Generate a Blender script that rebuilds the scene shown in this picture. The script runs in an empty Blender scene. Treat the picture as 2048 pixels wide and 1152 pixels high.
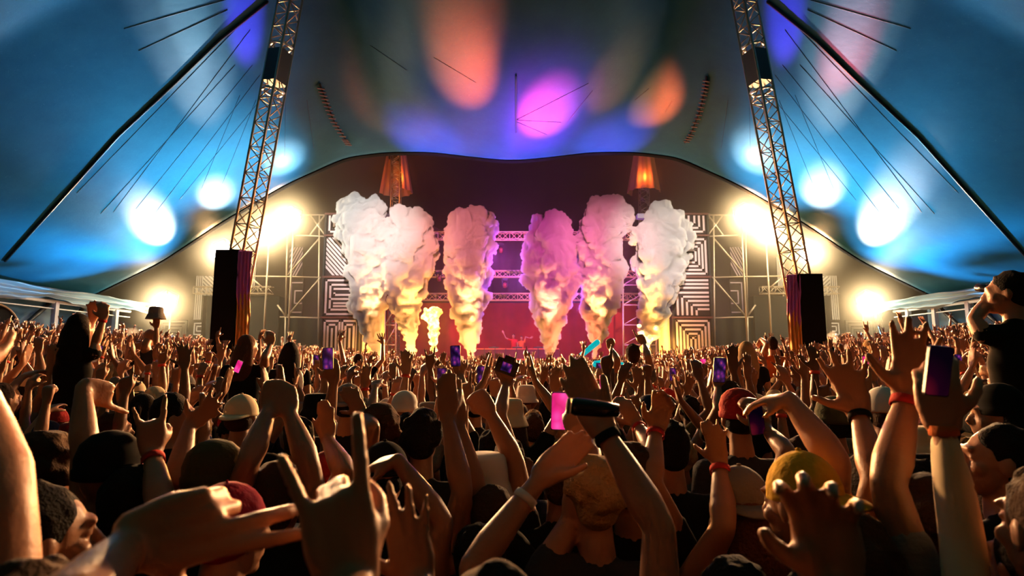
import bpy, math, random
import numpy as np
from mathutils import Vector, Matrix, noise
R = random.Random(7)
SC = bpy.context.scene
COL = SC.collection
V = Vector
pi = math.pi

# ------------------------------------------------------------------ camera, world, exposure
FPX = 1150.0
CAMZ = 2.1
PITCH = math.atan(146 / FPX)
cp, sp = math.cos(PITCH), math.sin(PITCH)
def px(x, y, Y):
    """world point seen at pixel (x, y) of the 2048x1152 frame at distance Y down the tent"""
    u = (x - 1024) / FPX; v = (576 - y) / FPX
    t = Y / (cp - sp * v)
    return V((u * t, Y, CAMZ + (sp + cp * v) * t))
cam = bpy.data.cameras.new('camera'); camo = bpy.data.objects.new('camera', cam); COL.objects.link(camo)
camo.location = (0, 0, CAMZ); camo.rotation_euler = (pi / 2 + PITCH, 0, 0)
cam.sensor_width = 36; cam.lens = FPX / 2048 * 36; cam.clip_start = 0.03; cam.clip_end = 300
cam.dof.use_dof = True; cam.dof.focus_distance = 4.0; cam.dof.aperture_fstop = 3.5
SC.camera = camo
w = bpy.data.worlds.new('World'); SC.world = w; w.use_nodes = True
w.node_tree.nodes['Background'].inputs[0].default_value = (0.02, 0.05, 0.1, 1)
w.node_tree.nodes['Background'].inputs[1].default_value = 0.02
vs = SC.view_settings
vs.view_transform = 'Standard'; vs.look = 'None'; vs.exposure = 0.0; vs.gamma = 1; vs.use_curve_mapping = False
try:
    SC.cycles.use_denoising = True
    SC.cycles.volume_bounces = 2
    SC.cycles.max_bounces = 4
    SC.cycles.diffuse_bounces = 2
    SC.cycles.glossy_bounces = 2
    SC.cycles.transparent_max_bounces = 12
    SC.cycles.sample_clamp_indirect = 4
    SC.cycles.volume_max_steps = 48
    SC.cycles.use_adaptive_sampling = True
    SC.cycles.adaptive_threshold = 0.05
    SC.cycles.caustics_reflective = False; SC.cycles.caustics_refractive = False
except Exception:
    pass

# ------------------------------------------------------------------ lights: the place's own and added ones
def point(name, loc, e, col, r=0.15):
    l = bpy.data.lights.new(name, 'POINT'); l.energy = e; l.color = col; l.shadow_soft_size = r
    o = bpy.data.objects.new(name, l); o.location = loc; COL.objects.link(o); return o
def spot(name, loc, target, e, col, deg, blend=1.0, r=0.1):
    l = bpy.data.lights.new(name, 'SPOT'); l.energy = e; l.color = col; l.shadow_soft_size = r
    l.spot_size = math.radians(deg); l.spot_blend = blend
    o = bpy.data.objects.new(name, l); o.location = loc; COL.objects.link(o)
    o.rotation_euler = (V(target) - V(loc)).to_track_quat('-Z', 'Y').to_euler(); return o
FLOODS = [(580, 437), (530, 467), (445, 505), (330, 608), (1490, 432), (1540, 463), (1617, 505), (1737, 608)]
WARM = (1.0, 0.80, 0.52)

# ------------------------------------------------------------------ tent surface
W = 19.0
_XS = np.linspace(0, W, 191)
def _prof(pts, sm):
    a = np.array(sorted(pts)); z = np.interp(_XS, a[:, 0], a[:, 1])
    k = np.hanning(2 * sm + 3)[1:-1]; k /= k.sum()
    zz = np.concatenate([z[::-1], z[1:], 2 * z[-1] - z[::-1][1:]])
    zz = np.convolve(zz, k, 'same')
    return zz[190:381]
def yv(x): return 23 + 3 * min(1, abs(x) / W)
_vp = []
for d_, y_ in ((850, 596), (832, 590), (702, 526), (582, 446), (452, 370), (332, 316), (250, 306), (162, 306), (80, 316), (0, 324)):
    xx = 5.
    for _ in range(20): xx = d_ / FPX * yv(xx) * 1.0
    q = px(1024 + d_, y_, yv(xx)); _vp.append((q.x, q.z))
PV = _prof(_vp, 9)
HE = float(PV[-1])
P1 = _prof([(0, 12.3), (3, 12.9), (4.4, 14.2), (5.1, 15.4), (6.0, 14.2), (8, 12.4), (11, 10.6), (15, 8.0), (W, HE)], 10)
def ci(P, x): return float(np.interp(min(W, abs(x)), _XS, P))
YM, YM2, YB = 13.0, 33.0, 46.0
def tz(x, Y):
    v0 = yv(x); zv = ci(PV, x)
    if Y <= v0:
        d = abs(Y - YM) / (v0 - YM) if Y > YM else min(1, (YM - Y) / 14)
        wgt = (1 - d) ** 1.5 if Y > YM else (1 - d) ** 1.3
        return zv + (ci(P1, x) - zv) * wgt
    return zv + (Y - v0) * 1.2
def hit(x, y):
    """where the sight line through a pixel meets the tent canvas"""
    Y = 4.0
    while Y < 27:
        q = px(x, y, Y)
        if abs(q.x) < W and q.z > tz(q.x, Y):
            lo, hi = Y - 0.1, Y
            for _ in range(18):
                m = (lo + hi) / 2; q = px(x, y, m)
                if q.z > tz(q.x, m): hi = m
                else: lo = m
            return px(x, y, (lo + hi) / 2)
        Y += 0.1
    return None
def gz(x, Y=0):
    """ground height: the floor of the tent banks up to both sides"""
    a = max(0, abs(x) - 2.0)
    return 0.095 * a * a / (a + 1.0)

for i, (fx, fy) in enumerate(FLOODS):
    p = px(fx, fy, 28.9)
    point('floodlight_glow', p, 620, (1, .74, .40), 0.35)
    spot('floodlight_spill', p, (p.x * .5, 10, -1.5), 1500, (1, .74, .42), 110, 1, .35)
    f = px(fx, fy, 27.3); spot('floodlight_beam', f, (f.x * .35, 8, .5), 17000, (1, .52, .21), 75, 1, .25)
# added unseen spots put the lamp reflections, colour pools and blue wash on the canvas
POOLS = [((310, 455), (400, 700), 36000, 16, (1, .93, .8)), ((435, 392), (520, 700), 28000, 14, (1, .93, .8)),
         ((568, 322), (600, 700), 30000, 13, (1, .93, .8)), ((375, -5), (520, 700), 46000, 11, (1, .95, .85)),
         ((1762, 445), (1664, 700), 36000, 16, (1, .93, .8)), ((1640, 382), (1544, 700), 28000, 14, (1, .93, .8)),
         ((1508, 312), (1464, 700), 30000, 13, (1, .93, .8)), ((1700, -5), (1544, 700), 46000, 11, (1, .95, .85)),
         ((230, 470), (400, 700), 8000, 52, (.08, .62, 1)), ((1840, 470), (1664, 700), 8000, 52, (.08, .62, 1)),
         ((330, 250), (520, 700), 9000, 44, (.08, .60, 1)), ((1740, 250), (1544, 700), 9000, 44, (.08, .60, 1)),
         ((110, 520), (400, 700), 9000, 34, (.10, .62, 1)), ((1960, 520), (1664, 700), 9000, 34, (.10, .62, 1)),
         ((500, 350), (620, 700), 8000, 36, (.2, .75, 1)), ((1560, 350), (1444, 700), 8000, 36, (.2, .75, 1)),
         ((1098, 228), (1100, 712), 90000, 13, (1, .04, .22)), ((1085, 245), (1100, 712), 10000, 22, (.6, .03, .8)),
         ((920, 135), (900, 712), 60000, 12, (1, .09, .02)), ((915, 40), (900, 712), 32000, 12, (1, .09, .03)),
         ((1310, 205), (1230, 712), 50000, 11, (1, .09, .02)), ((1225, 165), (1200, 712), 22000, 11, (1, .09, .02)),
         ((1695, 90), (1490, 700), 60000, 7, (1, .06, .06)), ((1570, 20), (1490, 700), 70000, 5, (.35, .08, 1)), ((490, 30), (580, 700), 70000, 5, (.35, .08, 1)),
         ((800, 230), (860, 712), 9000, 20, (1, .12, .03)), ((1030, 300), (1040, 712), 9000, 40, (.15, .10, 1)), ((860, 285), (860, 712), 9000, 22, (.15, .12, 1)), ((1220, 285), (1200, 712), 9000, 22, (.15, .12, 1))]
for (tx, ty), (sx, sy), e, deg, c in POOLS:
    t = hit(tx, max(ty, 2)) or px(tx, ty, 22)
    if ty < 2: t = hit(tx, 2) + V((0, -0.3, 0.1))
    if c[0] == 1 and c[1] > .9:
        spot('canopy_wash', px(sx, sy - 70, 27.4), t, e * .42, c, deg * 1.1); spot('canopy_wash', px(sx, sy - 70, 27.4), t, e * .5, c, deg * .5); continue
    spot('canopy_wash', px(sx, sy, 27.4), t, e, c, deg)
for tx in (700, 830, 960, 1100, 1230, 1360):
    spot('stage_blinder', px(tx, 640, 27.2), (px(tx, 640, 14).x, 13, 1.2), 14000, (1, .40, .11), 70, 1, .2)  # added unseen orange spots backlight the far crowd
# the fire and the red and violet stage wash
point('flame_glow', px(866, 640, 30.2), 1700, (1, .30, .04), .5)
point('flame_glow', px(1300, 690, 28.0), 900, (1, .40, .06), .4)
point('stage_wash', px(820, 700, 27.6), 700, (1, .38, .08), .3)
point('stage_wash', px(950, 690, 27.4), 600, (1, .38, .10), .3)
point('stage_wash', px(1150, 690, 27.4), 600, (1, .22, .08), .3)
point('stage_wash', px(1050, 540, 30.5), 160, (.45, .10, 1), .3)
point('stage_wash', px(1160, 560, 29.6), 160, (.6, .12, 1), .3)
point('stage_wash', px(1015, 530, 28.6), 120, (.8, .1, .8), .3)
point('stage_wash', px(745, 690, 29.0), 260, (1, .5, .1), .3)
point('stage_wash', px(1338, 690, 29.0), 260, (1, .5, .1), .3)
point('sleeve_lamp', px(800, 350, 34.4), 130, (1, .22, .03), .2)
point('sleeve_lamp', px(1290, 350, 34.4), 130, (1, .22, .03), .2)
for (mx, tx, ty, e, c) in ((-4.2, 735, 470, 26000, (1, .93, .86)), (-4.2, 815, 500, 20000, (1, .36, .27)), (-4.2, 940, 500, 18000, (1, .22, .26)), (4.2, 1100, 520, 15000, (1, .08, .48)), (4.2, 1205, 500, 19000, (1, .24, .36)), (4.2, 1325, 500, 24000, (1, .80, .68))):
    spot('plume_wash', (mx, 12.0, 8.6), px(tx, ty, 28.4), e * 1.05, c, 24, 1, .1)  # added unseen spots, one per plume, brighten the smoke from the front
for (x_, y_, Y_, e_, c_) in ((985, 520, 29.8, 520, (.5, .08, 1)), (1046, 560, 29.6, 520, (.35, .10, 1)), (1150, 600, 29.6, 450, (.35, .10, 1)), (1262, 560, 29.6, 160, (.8, .1, .6))):
    point('rim_lamp', px(x_, y_, Y_), e_, c_, .2)  # added unseen points tint the plume edges violet
for sx_, tx_ in ((-1, 680), (1, 1388)):
    spot('tower_wash', (sx_ * 4.6, 14, 7.5), px(tx_, 600, 29.4), 5200, (1, .62, .56), 14, .7, .2)  # added unseen spots brighten the banner towers
for (tx, c) in ((820, (1, .42, .08)), (940, (1, .45, .15)), (1100, (1, .3, .15)), (1195, (1, .38, .12)), (1300, (1, .5, .1)), (745, (1, .5, .2))):
    spot('footlight', px(tx, 716, 26.6), px(tx, 510, 28.4), 9000, c, 26, 1, .1)  # added orange spots tint the plumes from below; no fixtures stand there
for sx in (-1, 1):   # added unseen spots fill the front rows from the side
    spot('mast_spot', (sx * 11.0, 9.0, 7.0), (-sx * 1.0, 2.0, 1.6), 90, (1, .42, .16), 50, 1, .3)

# ------------------------------------------------------------------ materials
MATS = {}
def mat(name, col=(.5, .5, .5), rough=.6, metal=0, emit=None, es=1, spec=.4, sss=0, noise_amt=0, nscale=20, bump=0, bscale=60, fn=None):
    if name in MATS: return MATS[name]
    m = bpy.data.materials.new(name); m.use_nodes = True; nt = m.node_tree; b = nt.nodes['Principled BSDF']
    b.inputs['Base Color'].default_value = (*col, 1); b.inputs['Roughness'].default_value = rough
    b.inputs['Metallic'].default_value = metal; b.inputs['Specular IOR Level'].default_value = spec
    if emit: b.inputs['Emission Color'].default_value = (*emit, 1); b.inputs['Emission Strength'].default_value = es
    if sss: b.inputs['Subsurface Weight'].default_value = sss; b.inputs['Subsurface Scale'].default_value = .01
    if noise_amt or bump:
        tc = nt.nodes.new('ShaderNodeTexCoord'); n = nt.nodes.new('ShaderNodeTexNoise')
        n.inputs['Scale'].default_value = nscale; n.inputs['Detail'].default_value = 5
        nt.links.new(tc.outputs['Object'], n.inputs['Vector'])
        if noise_amt:
            mx = nt.nodes.new('ShaderNodeMix'); mx.data_type = 'RGBA'
            mx.inputs[6].default_value = (*[c * (1 - noise_amt) for c in col], 1)
            mx.inputs[7].default_value = (*[min(1, c * (1 + noise_amt)) for c in col], 1)
            nt.links.new(n.outputs['Fac'], mx.inputs[0]); nt.links.new(mx.outputs[2], b.inputs['Base Color'])
        if bump:
            n2 = nt.nodes.new('ShaderNodeTexNoise'); n2.inputs['Scale'].default_value = bscale; n2.inputs['Detail'].default_value = 6
            nt.links.new(tc.outputs['Object'], n2.inputs['Vector'])
            bp = nt.nodes.new('ShaderNodeBump'); bp.inputs['Strength'].default_value = bump; bp.inputs['Distance'].default_value = .02
            nt.links.new(n2.outputs['Fac'], bp.inputs['Height']); nt.links.new(bp.outputs['Normal'], b.inputs['Normal'])
    if fn: fn(nt, b)
    MATS[name] = m; return m
def canvas_nodes(nt, b):
    tc = nt.nodes.new('ShaderNodeTexCoord')
    n = nt.nodes.new('ShaderNodeTexNoise'); n.inputs['Scale'].default_value = .9; n.inputs['Detail'].default_value = 8; n.inputs['Roughness'].default_value = .7
    nt.links.new(tc.outputs['Object'], n.inputs['Vector'])
    r = nt.nodes.new('ShaderNodeValToRGB'); r.color_ramp.elements[0].position = .38; r.color_ramp.elements[0].color = (.014, .155, .30, 1)
    r.color_ramp.elements[1].position = .72; r.color_ramp.elements[1].color = (.022, .20, .36, 1)
    nt.links.new(n.outputs['Fac'], r.inputs[0])
    # chalky scuffs
    v = nt.nodes.new('ShaderNodeTexNoise'); v.inputs['Scale'].default_value = 6; v.inputs['Detail'].default_value = 10; v.inputs['Roughness'].default_value = .75; v.inputs['Distortion'].default_value = 2.5
    nt.links.new(tc.outputs['Object'], v.inputs['Vector'])
    r2 = nt.nodes.new('ShaderNodeValToRGB'); r2.color_ramp.elements[0].position = .60; r2.color_ramp.elements[1].position = .72
    nt.links.new(v.outputs['Fac'], r2.inputs[0])
    mx = nt.nodes.new('ShaderNodeMix'); mx.data_type = 'RGBA'; mx.inputs[7].default_value = (.07, .28, .46, 1)
    nt.links.new(r2.outputs[0], mx.inputs[0]); nt.links.new(r.outputs[0], mx.inputs[6]); nt.links.new(mx.outputs[2], b.inputs['Base Color'])
    bp = nt.nodes.new('ShaderNodeBump'); bp.inputs['Strength'].default_value = .25; bp.inputs['Distance'].default_value = .05
    nt.links.new(n.outputs['Fac'], bp.inputs['Height']); nt.links.new(bp.outputs['Normal'], b.inputs['Normal'])
M_CANVAS = mat('tent_canvas', rough=.5, spec=.15, fn=canvas_nodes)
M_REAR = mat('stage_bay_canvas', (.012, .010, .009), rough=.9, spec=.05, noise_amt=.3, nscale=1.5)  # same fabric as the front bay, its shade put into a near-black colour
M_SEAM = mat('seam_webbing', (.005, .07, .15), rough=.5)
M_ROPE = mat('black_rope', (.01, .015, .02), rough=.4)
M_STEEL = mat('galvanised_steel', (.42, .36, .28), rough=.35, metal=.8, noise_amt=.2)
M_DARKST = mat('dark_steel', (.05, .045, .04), rough=.5, metal=.4)
M_BLACK = mat('black_cloth', (.012, .011, .010), rough=.9, spec=.1)
M_SCREEN = mat('speaker_scrim', (.02, .018, .015), rough=.8)
M_PALE = mat('pale_print', (.62, .50, .50), rough=.7, noise_amt=.1)
M_PANEL = mat('dark_print', (.035, .022, .022), rough=.8)
M_WHITEP = mat('white_paint', (.75, .78, .80), rough=.4)
M_SWAG = mat('pale_blue_cloth', (.45, .68, .82), rough=.35, spec=.6)
M_BLUEWALL = mat('blue_wall_canvas', (.015, .12, .26), rough=.5, noise_amt=.3, nscale=2)
M_GROUND = mat('trodden_ground', (.03, .025, .018), rough=.95, noise_amt=.5, nscale=3, bump=.6, bscale=8)
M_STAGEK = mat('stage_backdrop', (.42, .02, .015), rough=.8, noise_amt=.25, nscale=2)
M_STAGEF = mat('stage_deck', (.03, .02, .02), rough=.6)
M_GOLD = mat('gold_lame', (.95, .48, .14), rough=.42, metal=.5)
M_PURP = mat('violet_lame', (.75, .22, .70), rough=.42, metal=.45)
M_LAMP = mat('lamp_lens', (1, 1, 1), emit=(1, .86, .62), es=45)
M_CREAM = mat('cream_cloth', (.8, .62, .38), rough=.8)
M_TEAL = mat('teal_plastic', (.0, .45, .5), rough=.4, emit=(0, .6, .7), es=.6)
M_GLASS = mat('phone_case', (.01, .01, .012), rough=.25)
M_RED = mat('red_band', (.75, .05, .02), rough=.5)
M_WHITEB = mat('white_cloth', (.72, .68, .62), rough=.8)
def screen_nodes(cols, sc):
    def f(nt, b):
        tc = nt.nodes.new('ShaderNodeTexCoord'); mp = nt.nodes.new('ShaderNodeMapping'); mp.inputs['Scale'].default_value = (30, 30, 22)
        n = nt.nodes.new('ShaderNodeTexVoronoi'); n.inputs['Scale'].default_value = sc
        nt.links.new(tc.outputs['Object'], mp.inputs[0]); nt.links.new(mp.outputs[0], n.inputs['Vector'])
        r = nt.nodes.new('ShaderNodeValToRGB'); els = r.color_ramp.elements
        els[0].color = (*cols[0], 1); els[1].color = (*cols[-1], 1)
        for i, c in enumerate(cols[1:-1]):
            e = els.new((i + 1) / (len(cols) - 1)); e.color = (*c, 1)
        nt.links.new(n.outputs['Distance'], r.inputs[0]); nt.links.new(r.outputs[0], b.inputs['Emission Color']); b.inputs['Emission Strength'].default_value = 1
        b.inputs['Base Color'].default_value = (0, 0, 0, 1)
    return f
M_SCR1 = mat('phone_screen_violet', rough=.1, fn=screen_nodes([(.5, .06, .12), (.10, .01, .16), (.012, .005, .04), (.004, .0, .015), (.004, .0, .015)], 1.0))
M_SCR2 = mat('phone_screen_pink', rough=.1, fn=screen_nodes([(1, .1, .5), (.9, .02, .25), (.6, .01, .12)], .8))
M_SCR3 = mat('phone_screen_dim', rough=.1, fn=screen_nodes([(.12, .004, .012), (.01, .0, .006), (.001, .0, .003), (.001, .0, .003)], .35))
SKINS = [mat('skin_%s' % n, c, rough=.42, spec=.4, noise_amt=.12, nscale=25, bump=.08, bscale=140) for n, c in
         (('fair', (.40, .19, .11)), ('tan', (.32, .145, .075)), ('olive', (.25, .11, .055)), ('brown', (.14, .06, .03)))]
HAIRS = {'black': (.012, .009, .008), 'brown': (.05, .025, .014), 'chestnut': (.10, .04, .02), 'blond': (.42, .26, .12)}
HAIRM = {k: mat('%s_hair' % k, c, rough=.8, spec=.12, bump=.6, bscale=110) for k, c in HAIRS.items()}
CLOTH = {'black': (.010, .010, .012), 'charcoal': (.03, .03, .032), 'navy': (.012, .018, .045), 'maroon': (.09, .012, .012), 'olive': (.05, .05, .02),
         'grey': (.16, .15, .14), 'white': (.6, .56, .5), 'red': (.45, .025, .02), 'cream': (.5, .42, .32), 'yellow': (.62, .36, .02), 'orange': (.6, .14, .03), 'crimson': (.42, .008, .03), 'denim': (.03, .05, .09)}
CLOTHM = {k: mat('%s_cloth' % k, c, rough=.85, spec=.2, bump=.5, bscale=30, noise_amt=.15, nscale=8) for k, c in CLOTH.items()}

# ------------------------------------------------------------------ mesh helpers
class MB:
    def __init__(s): s.v = []; s.f = []; s.m = []; s.mi = 0
    def add(s, vs, fs):
        o = len(s.v); s.v += [tuple(p) for p in vs]; s.f += [tuple(i + o for i in f) for f in fs]; s.m += [s.mi] * len(fs)
    def tube(s, pts, rad, n=8, k=2, sq=1.0, up=None):
        """rings along a polyline with rounded ends"""
        pts = [V(p) for p in pts]
        P, Rr = [], []
        d0 = (pts[0] - pts[1]).normalized(); d1 = (pts[-1] - pts[-2]).normalized()
        for i in range(k, 0, -1):
            a = i / k * pi / 2 * .93; P.append(pts[0] + d0 * rad[0] * math.sin(a)); Rr.append(rad[0] * math.cos(a))
        P += pts; Rr += list(rad)
        for i in range(1, k + 1):
            a = i / k * pi / 2 * .93; P.append(pts[-1] + d1 * rad[-1] * math.sin(a)); Rr.append(rad[-1] * math.cos(a))
        vs, fs = [], []
        u = None
        for i, p in enumerate(P):
            t = (P[min(i + 1, len(P) - 1)] - P[max(i - 1, 0)]).normalized()
            if u is None:
                r = V(up) if up else (V((0, 1, 0)) if abs(t.y) < .8 else V((1, 0, 0)))
                u = (r - t * r.dot(t)).normalized()
            else: u = (u - t * u.dot(t)).normalized()
            ww = t.cross(u)
            for j in range(n):
                a = 2 * pi * j / n; vs.append(p + u * math.cos(a) * Rr[i] * sq + ww * math.sin(a) * Rr[i])
        for i in range(len(P) - 1):
            for j in range(n): fs.append((i * n + j, i * n + (j + 1) % n, (i + 1) * n + (j + 1) % n, (i + 1) * n + j))
        fs.append(tuple(range(n))[::-1]); L = (len(P) - 1) * n; fs.append(tuple(range(L, L + n)))
        s.add(vs, fs)
    def cap(s, a, b, ra, rb, n=8, k=2): s.tube([a, b], [ra, rb], n, k)
    def ell(s, c, rx, ry, rz, rot=None, n=12, m=8):
        c = V(c); vs, fs = [], []
        rot = rot or Matrix.Identity(3)
        for i in range(1, m):
            a = pi * i / m
            for j in range(n):
                b = 2 * pi * j / n; vs.append(c + rot @ V((rx * math.sin(a) * math.cos(b), ry * math.sin(a) * math.sin(b), rz * math.cos(a))))
        T = len(vs); vs.append(c + rot @ V((0, 0, rz))); vs.append(c + rot @ V((0, 0, -rz)))
        for i in range(m - 2):
            for j in range(n): fs.append((i * n + j, (i + 1) * n + j, (i + 1) * n + (j + 1) % n, i * n + (j + 1) % n))
        for j in range(n): fs.append((T, j, (j + 1) % n)); fs.append((T + 1, (m - 2) * n + (j + 1) % n, (m - 2) * n + j))
        s.add(vs, fs)
    def box(s, lo, hi, M=None):
        x0, y0, z0 = lo; x1, y1, z1 = hi
        vs = [V(p) for p in ((x0, y0, z0), (x1, y0, z0), (x1, y1, z0), (x0, y1, z0), (x0, y0, z1), (x1, y0, z1), (x1, y1, z1), (x0, y1, z1))]
        if M: vs = [M @ p for p in vs]
        s.add(vs, [(0, 3, 2, 1), (4, 5, 6, 7), (0, 1, 5, 4), (1, 2, 6, 5), (2, 3, 7, 6), (3, 0, 4, 7)])
    def bar(s, a, b, r, n=6):
        a = V(a); b = V(b); t = (b - a).normalized(); q = V((0, 0, 1)) if abs(t.z) < .9 else V((1, 0, 0))
        u = t.cross(q).normalized(); ww = t.cross(u)
        vs = [e + (u * math.cos(2 * pi * j / n) + ww * math.sin(2 * pi * j / n)) * r for e in (a, b) for j in range(n)]
        fs = [(j, (j + 1) % n, n + (j + 1) % n, n + j) for j in range(n)] + [tuple(range(n))[::-1], tuple(range(n, 2 * n))]
        s.add(vs, fs)
    def lathe(s, prof, c=(0, 0, 0), n=20, rot=None, close=True):
        c = V(c); rot = rot or Matrix.Identity(3); vs, fs = [], []
        for r, z in prof:
            for j in range(n): vs.append(c + rot @ V((r * math.cos(2 * pi * j / n), r * math.sin(2 * pi * j / n), z)))
        for i in range(len(prof) - 1):
            for j in range(n): fs.append((i * n + j, i * n + (j + 1) % n, (i + 1) * n + (j + 1) % n, (i + 1) * n + j))
        if close: fs.append(tuple(range(n))[::-1]); L = (len(prof) - 1) * n; fs.append(tuple(range(L, L + n)))
        s.add(vs, fs)
    def mesh(s, name='mesh', mats=(), smooth=True):
        me = bpy.data.meshes.new(name); me.from_pydata(s.v, [], s.f)
        for m in mats: me.materials.append(m)
        if len(mats) > 1: me.polygons.foreach_set('material_index', s.m)
        if smooth: me.polygons.foreach_set('use_smooth', [True] * len(s.f))
        me.update(); return me
def new(name, me, parent=None, loc=None):
    o = bpy.data.objects.new(name, me); COL.objects.link(o)
    if parent is not None: o.parent = parent
    if loc is not None: o.location = loc
    return o
def root(name, loc, label, cat, group=None, rz=0):
    o = bpy.data.objects.new(name, None); COL.objects.link(o); o.location = loc; o.rotation_euler = (0, 0, rz)
    o.empty_display_size = .1
    tag(o, label, cat, group); return o
def tag(o, label, cat, group=None):
    o['label'] = label; o['category'] = cat
    if group: o['group'] = group
    return o
def struct(o): o['kind'] = 'structure'; return o
def remesh(mb, voxel, mats, sm=2, dec=None, nm='body'):
    me = mb.mesh('tmp'); ob = bpy.data.objects.new('tmp', me); COL.objects.link(ob)
    m = ob.modifiers.new('r', 'REMESH'); m.mode = 'VOXEL'; m.voxel_size = voxel; m.use_smooth_shade = True
    if sm: q = ob.modifiers.new('s', 'SMOOTH'); q.iterations = sm; q.factor = .5
    if dec: q = ob.modifiers.new('d', 'DECIMATE'); q.ratio = dec
    dg = bpy.context.evaluated_depsgraph_get()
    out = bpy.data.meshes.new_from_object(ob.evaluated_get(dg))
    bpy.data.objects.remove(ob); bpy.data.meshes.remove(me)
    out.materials.clear(); out.name = nm
    for mt in mats: out.materials.append(mt)
    out.polygons.foreach_set('use_smooth', [True] * len(out.polygons))
    return out

# ------------------------------------------------------------------ hands and people
POSES = {   # per finger (index, middle, ring, little): curls of the three joints, spread; then thumb (out, fwd, curl)
    'open':   ([(.08, .12, .1)] * 4, (.20, .05, -.10, -.28), (.85, .55, .1)),
    'spread': ([(.0, .1, .05)] * 4, (.32, .10, -.14, -.42), (1.0, .35, .0)),
    'flat':   ([(.02, .05, .05)] * 4, (.03, .0, -.03, -.06), (.45, .9, .05)),
    'relax':  ([(.25, .35, .25), (.32, .45, .3), (.4, .5, .3), (.45, .5, .3)], (.14, .03, -.08, -.2), (.7, .6, .3)),
    'claw':   ([(.35, .8, .5), (.35, .85, .55), (.4, .9, .5), (.45, .9, .5)], (.28, .08, -.12, -.34), (.8, .5, .6)),
    'fist':   ([(1.35, 1.6, 1.0)] * 4, (.02, .0, -.02, -.04), (.35, .6, .9)),
    'point':  ([(.05, .08, .05), (1.35, 1.6, 1.0), (1.35, 1.6, 1.0), (1.3, 1.6, 1.0)], (.03, 0, 0, 0), (.35, .7, .9)),
    'gun':    ([(.05, .08, .05), (.35, .5, .3), (1.3, 1.6, 1.0), (1.3, 1.6, 1.0)], (.08, .0, 0, 0), (1.0, .35, .1)),
    'horns':  ([(.05, .1, .05), (1.3, 1.6, 1.0), (1.3, 1.6, 1.0), (.08, .1, .1)], (.12, 0, 0, -.25), (.5, .6, .9)),
    'grip':   ([(.55, .8, .5), (.6, .85, .5), (.65, .85, .5), (.65, .85, .5)], (.10, .02, -.05, -.12), (.8, .6, .5)),
}
LEN = [(.044, .027, .021), (.049, .031, .022), (.045, .029, .021), (.035, .022, .019)]
OFF = [.030, .010, -.011, -.031]
KD = [.088, .092, .088, .080]
def rotv(v, ax, a): return Matrix.Rotation(a, 3, ax) @ v
def hand(mb, wr, d, nrm, pose='open', s=1.0, n=8, k=2, fat=1.0, side=1):
    """wr wrist, d towards the fingers, nrm out of the palm; side +1 / -1 puts the thumb on either side"""
    d = V(d).normalized(); nrm = V(nrm); nrm = (nrm - d * nrm.dot(d)).normalized(); t = d.cross(nrm) * side
    ax = d.cross(nrm)                    # turning about it by +a sends d towards the palm
    curls, spr, th = POSES[pose]
    W0 = V(wr)
    for i in range(4):
        kn = W0 + (d * KD[i] + t * OFF[i]) * s
        mb.tube([W0 + t * OFF[i] * .55 * s, W0 + (d * KD[i] * .55 + t * OFF[i] * .95) * s - nrm * .001, kn], [.0175 * s, .0145 * s, .0112 * s * fat], n, k)
        di = rotv(d, nrm, spr[i] * side * -1)
        if di.dot(t) * spr[i] < 0: di = rotv(d, nrm, spr[i] * side)
        p = kn; a = 0; pts = [p]; r0 = (.0098, .0102, .0096, .0086)[i] * s * fat; rr = [r0 * 1.06]
        axi = di.cross(nrm)
        for j in range(3):
            a += curls[i][j]
            dd = rotv(di, axi, a)
            if rotv(di, axi, .3).dot(nrm) < 0: dd = rotv(di, axi, -a)
            p = p + dd * LEN[i][j] * s; pts.append(p); rr.append(r0 * (1.0, .9, .78)[j])
        mb.tube(pts, rr, n, k)
    mb.cap(W0 + (t * .012) * s, W0 + (d * .045 + t * .026 + nrm * .010) * s, .019 * s, .017 * s, n, k)      # ball of the thumb
    mb.cap(W0 + (d * .02 - t * .018 + nrm * .006) * s, W0 + (d * .06 - t * .024 + nrm * .004) * s, .016 * s, .013 * s, n, k)
    b = W0 + (d * .025 + t * .024 + nrm * .006) * s
    td = (t * th[0] + d * th[1] + nrm * .25).normalized()
    p1 = b + td * .034 * s
    td2 = (td + nrm * th[2] * .7 + d * .25 - t * th[2] * .5).normalized(); p2 = p1 + td2 * .033 * s
    td3 = (td2 + nrm * th[2] * .4 - t * th[2] * .5 + d * .1).normalized(); p3 = p2 + td3 * .026 * s
    mb.tube([b, p1, p2, p3], [.0155 * s, .0128 * s * fat, .0112 * s * fat, .0088 * s * fat], n, k)
def arm(mb, sh, el, wr, g=1.0, n=10, k=2):
    sh, el, wr = V(sh), V(el), V(wr)
    m1 = sh.lerp(el, .45); 
    mb.tube([sh, m1, el.lerp(sh, .12), el], [.056 * g, .050 * g, .041 * g, .038 * g], n, k)
    mb.tube([el, el.lerp(wr, .25), el.lerp(wr, .6), el.lerp(wr, .88), wr], [.038 * g, .044 * g, .036 * g, .0275 * g, .0255 * g], n, k)
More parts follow.
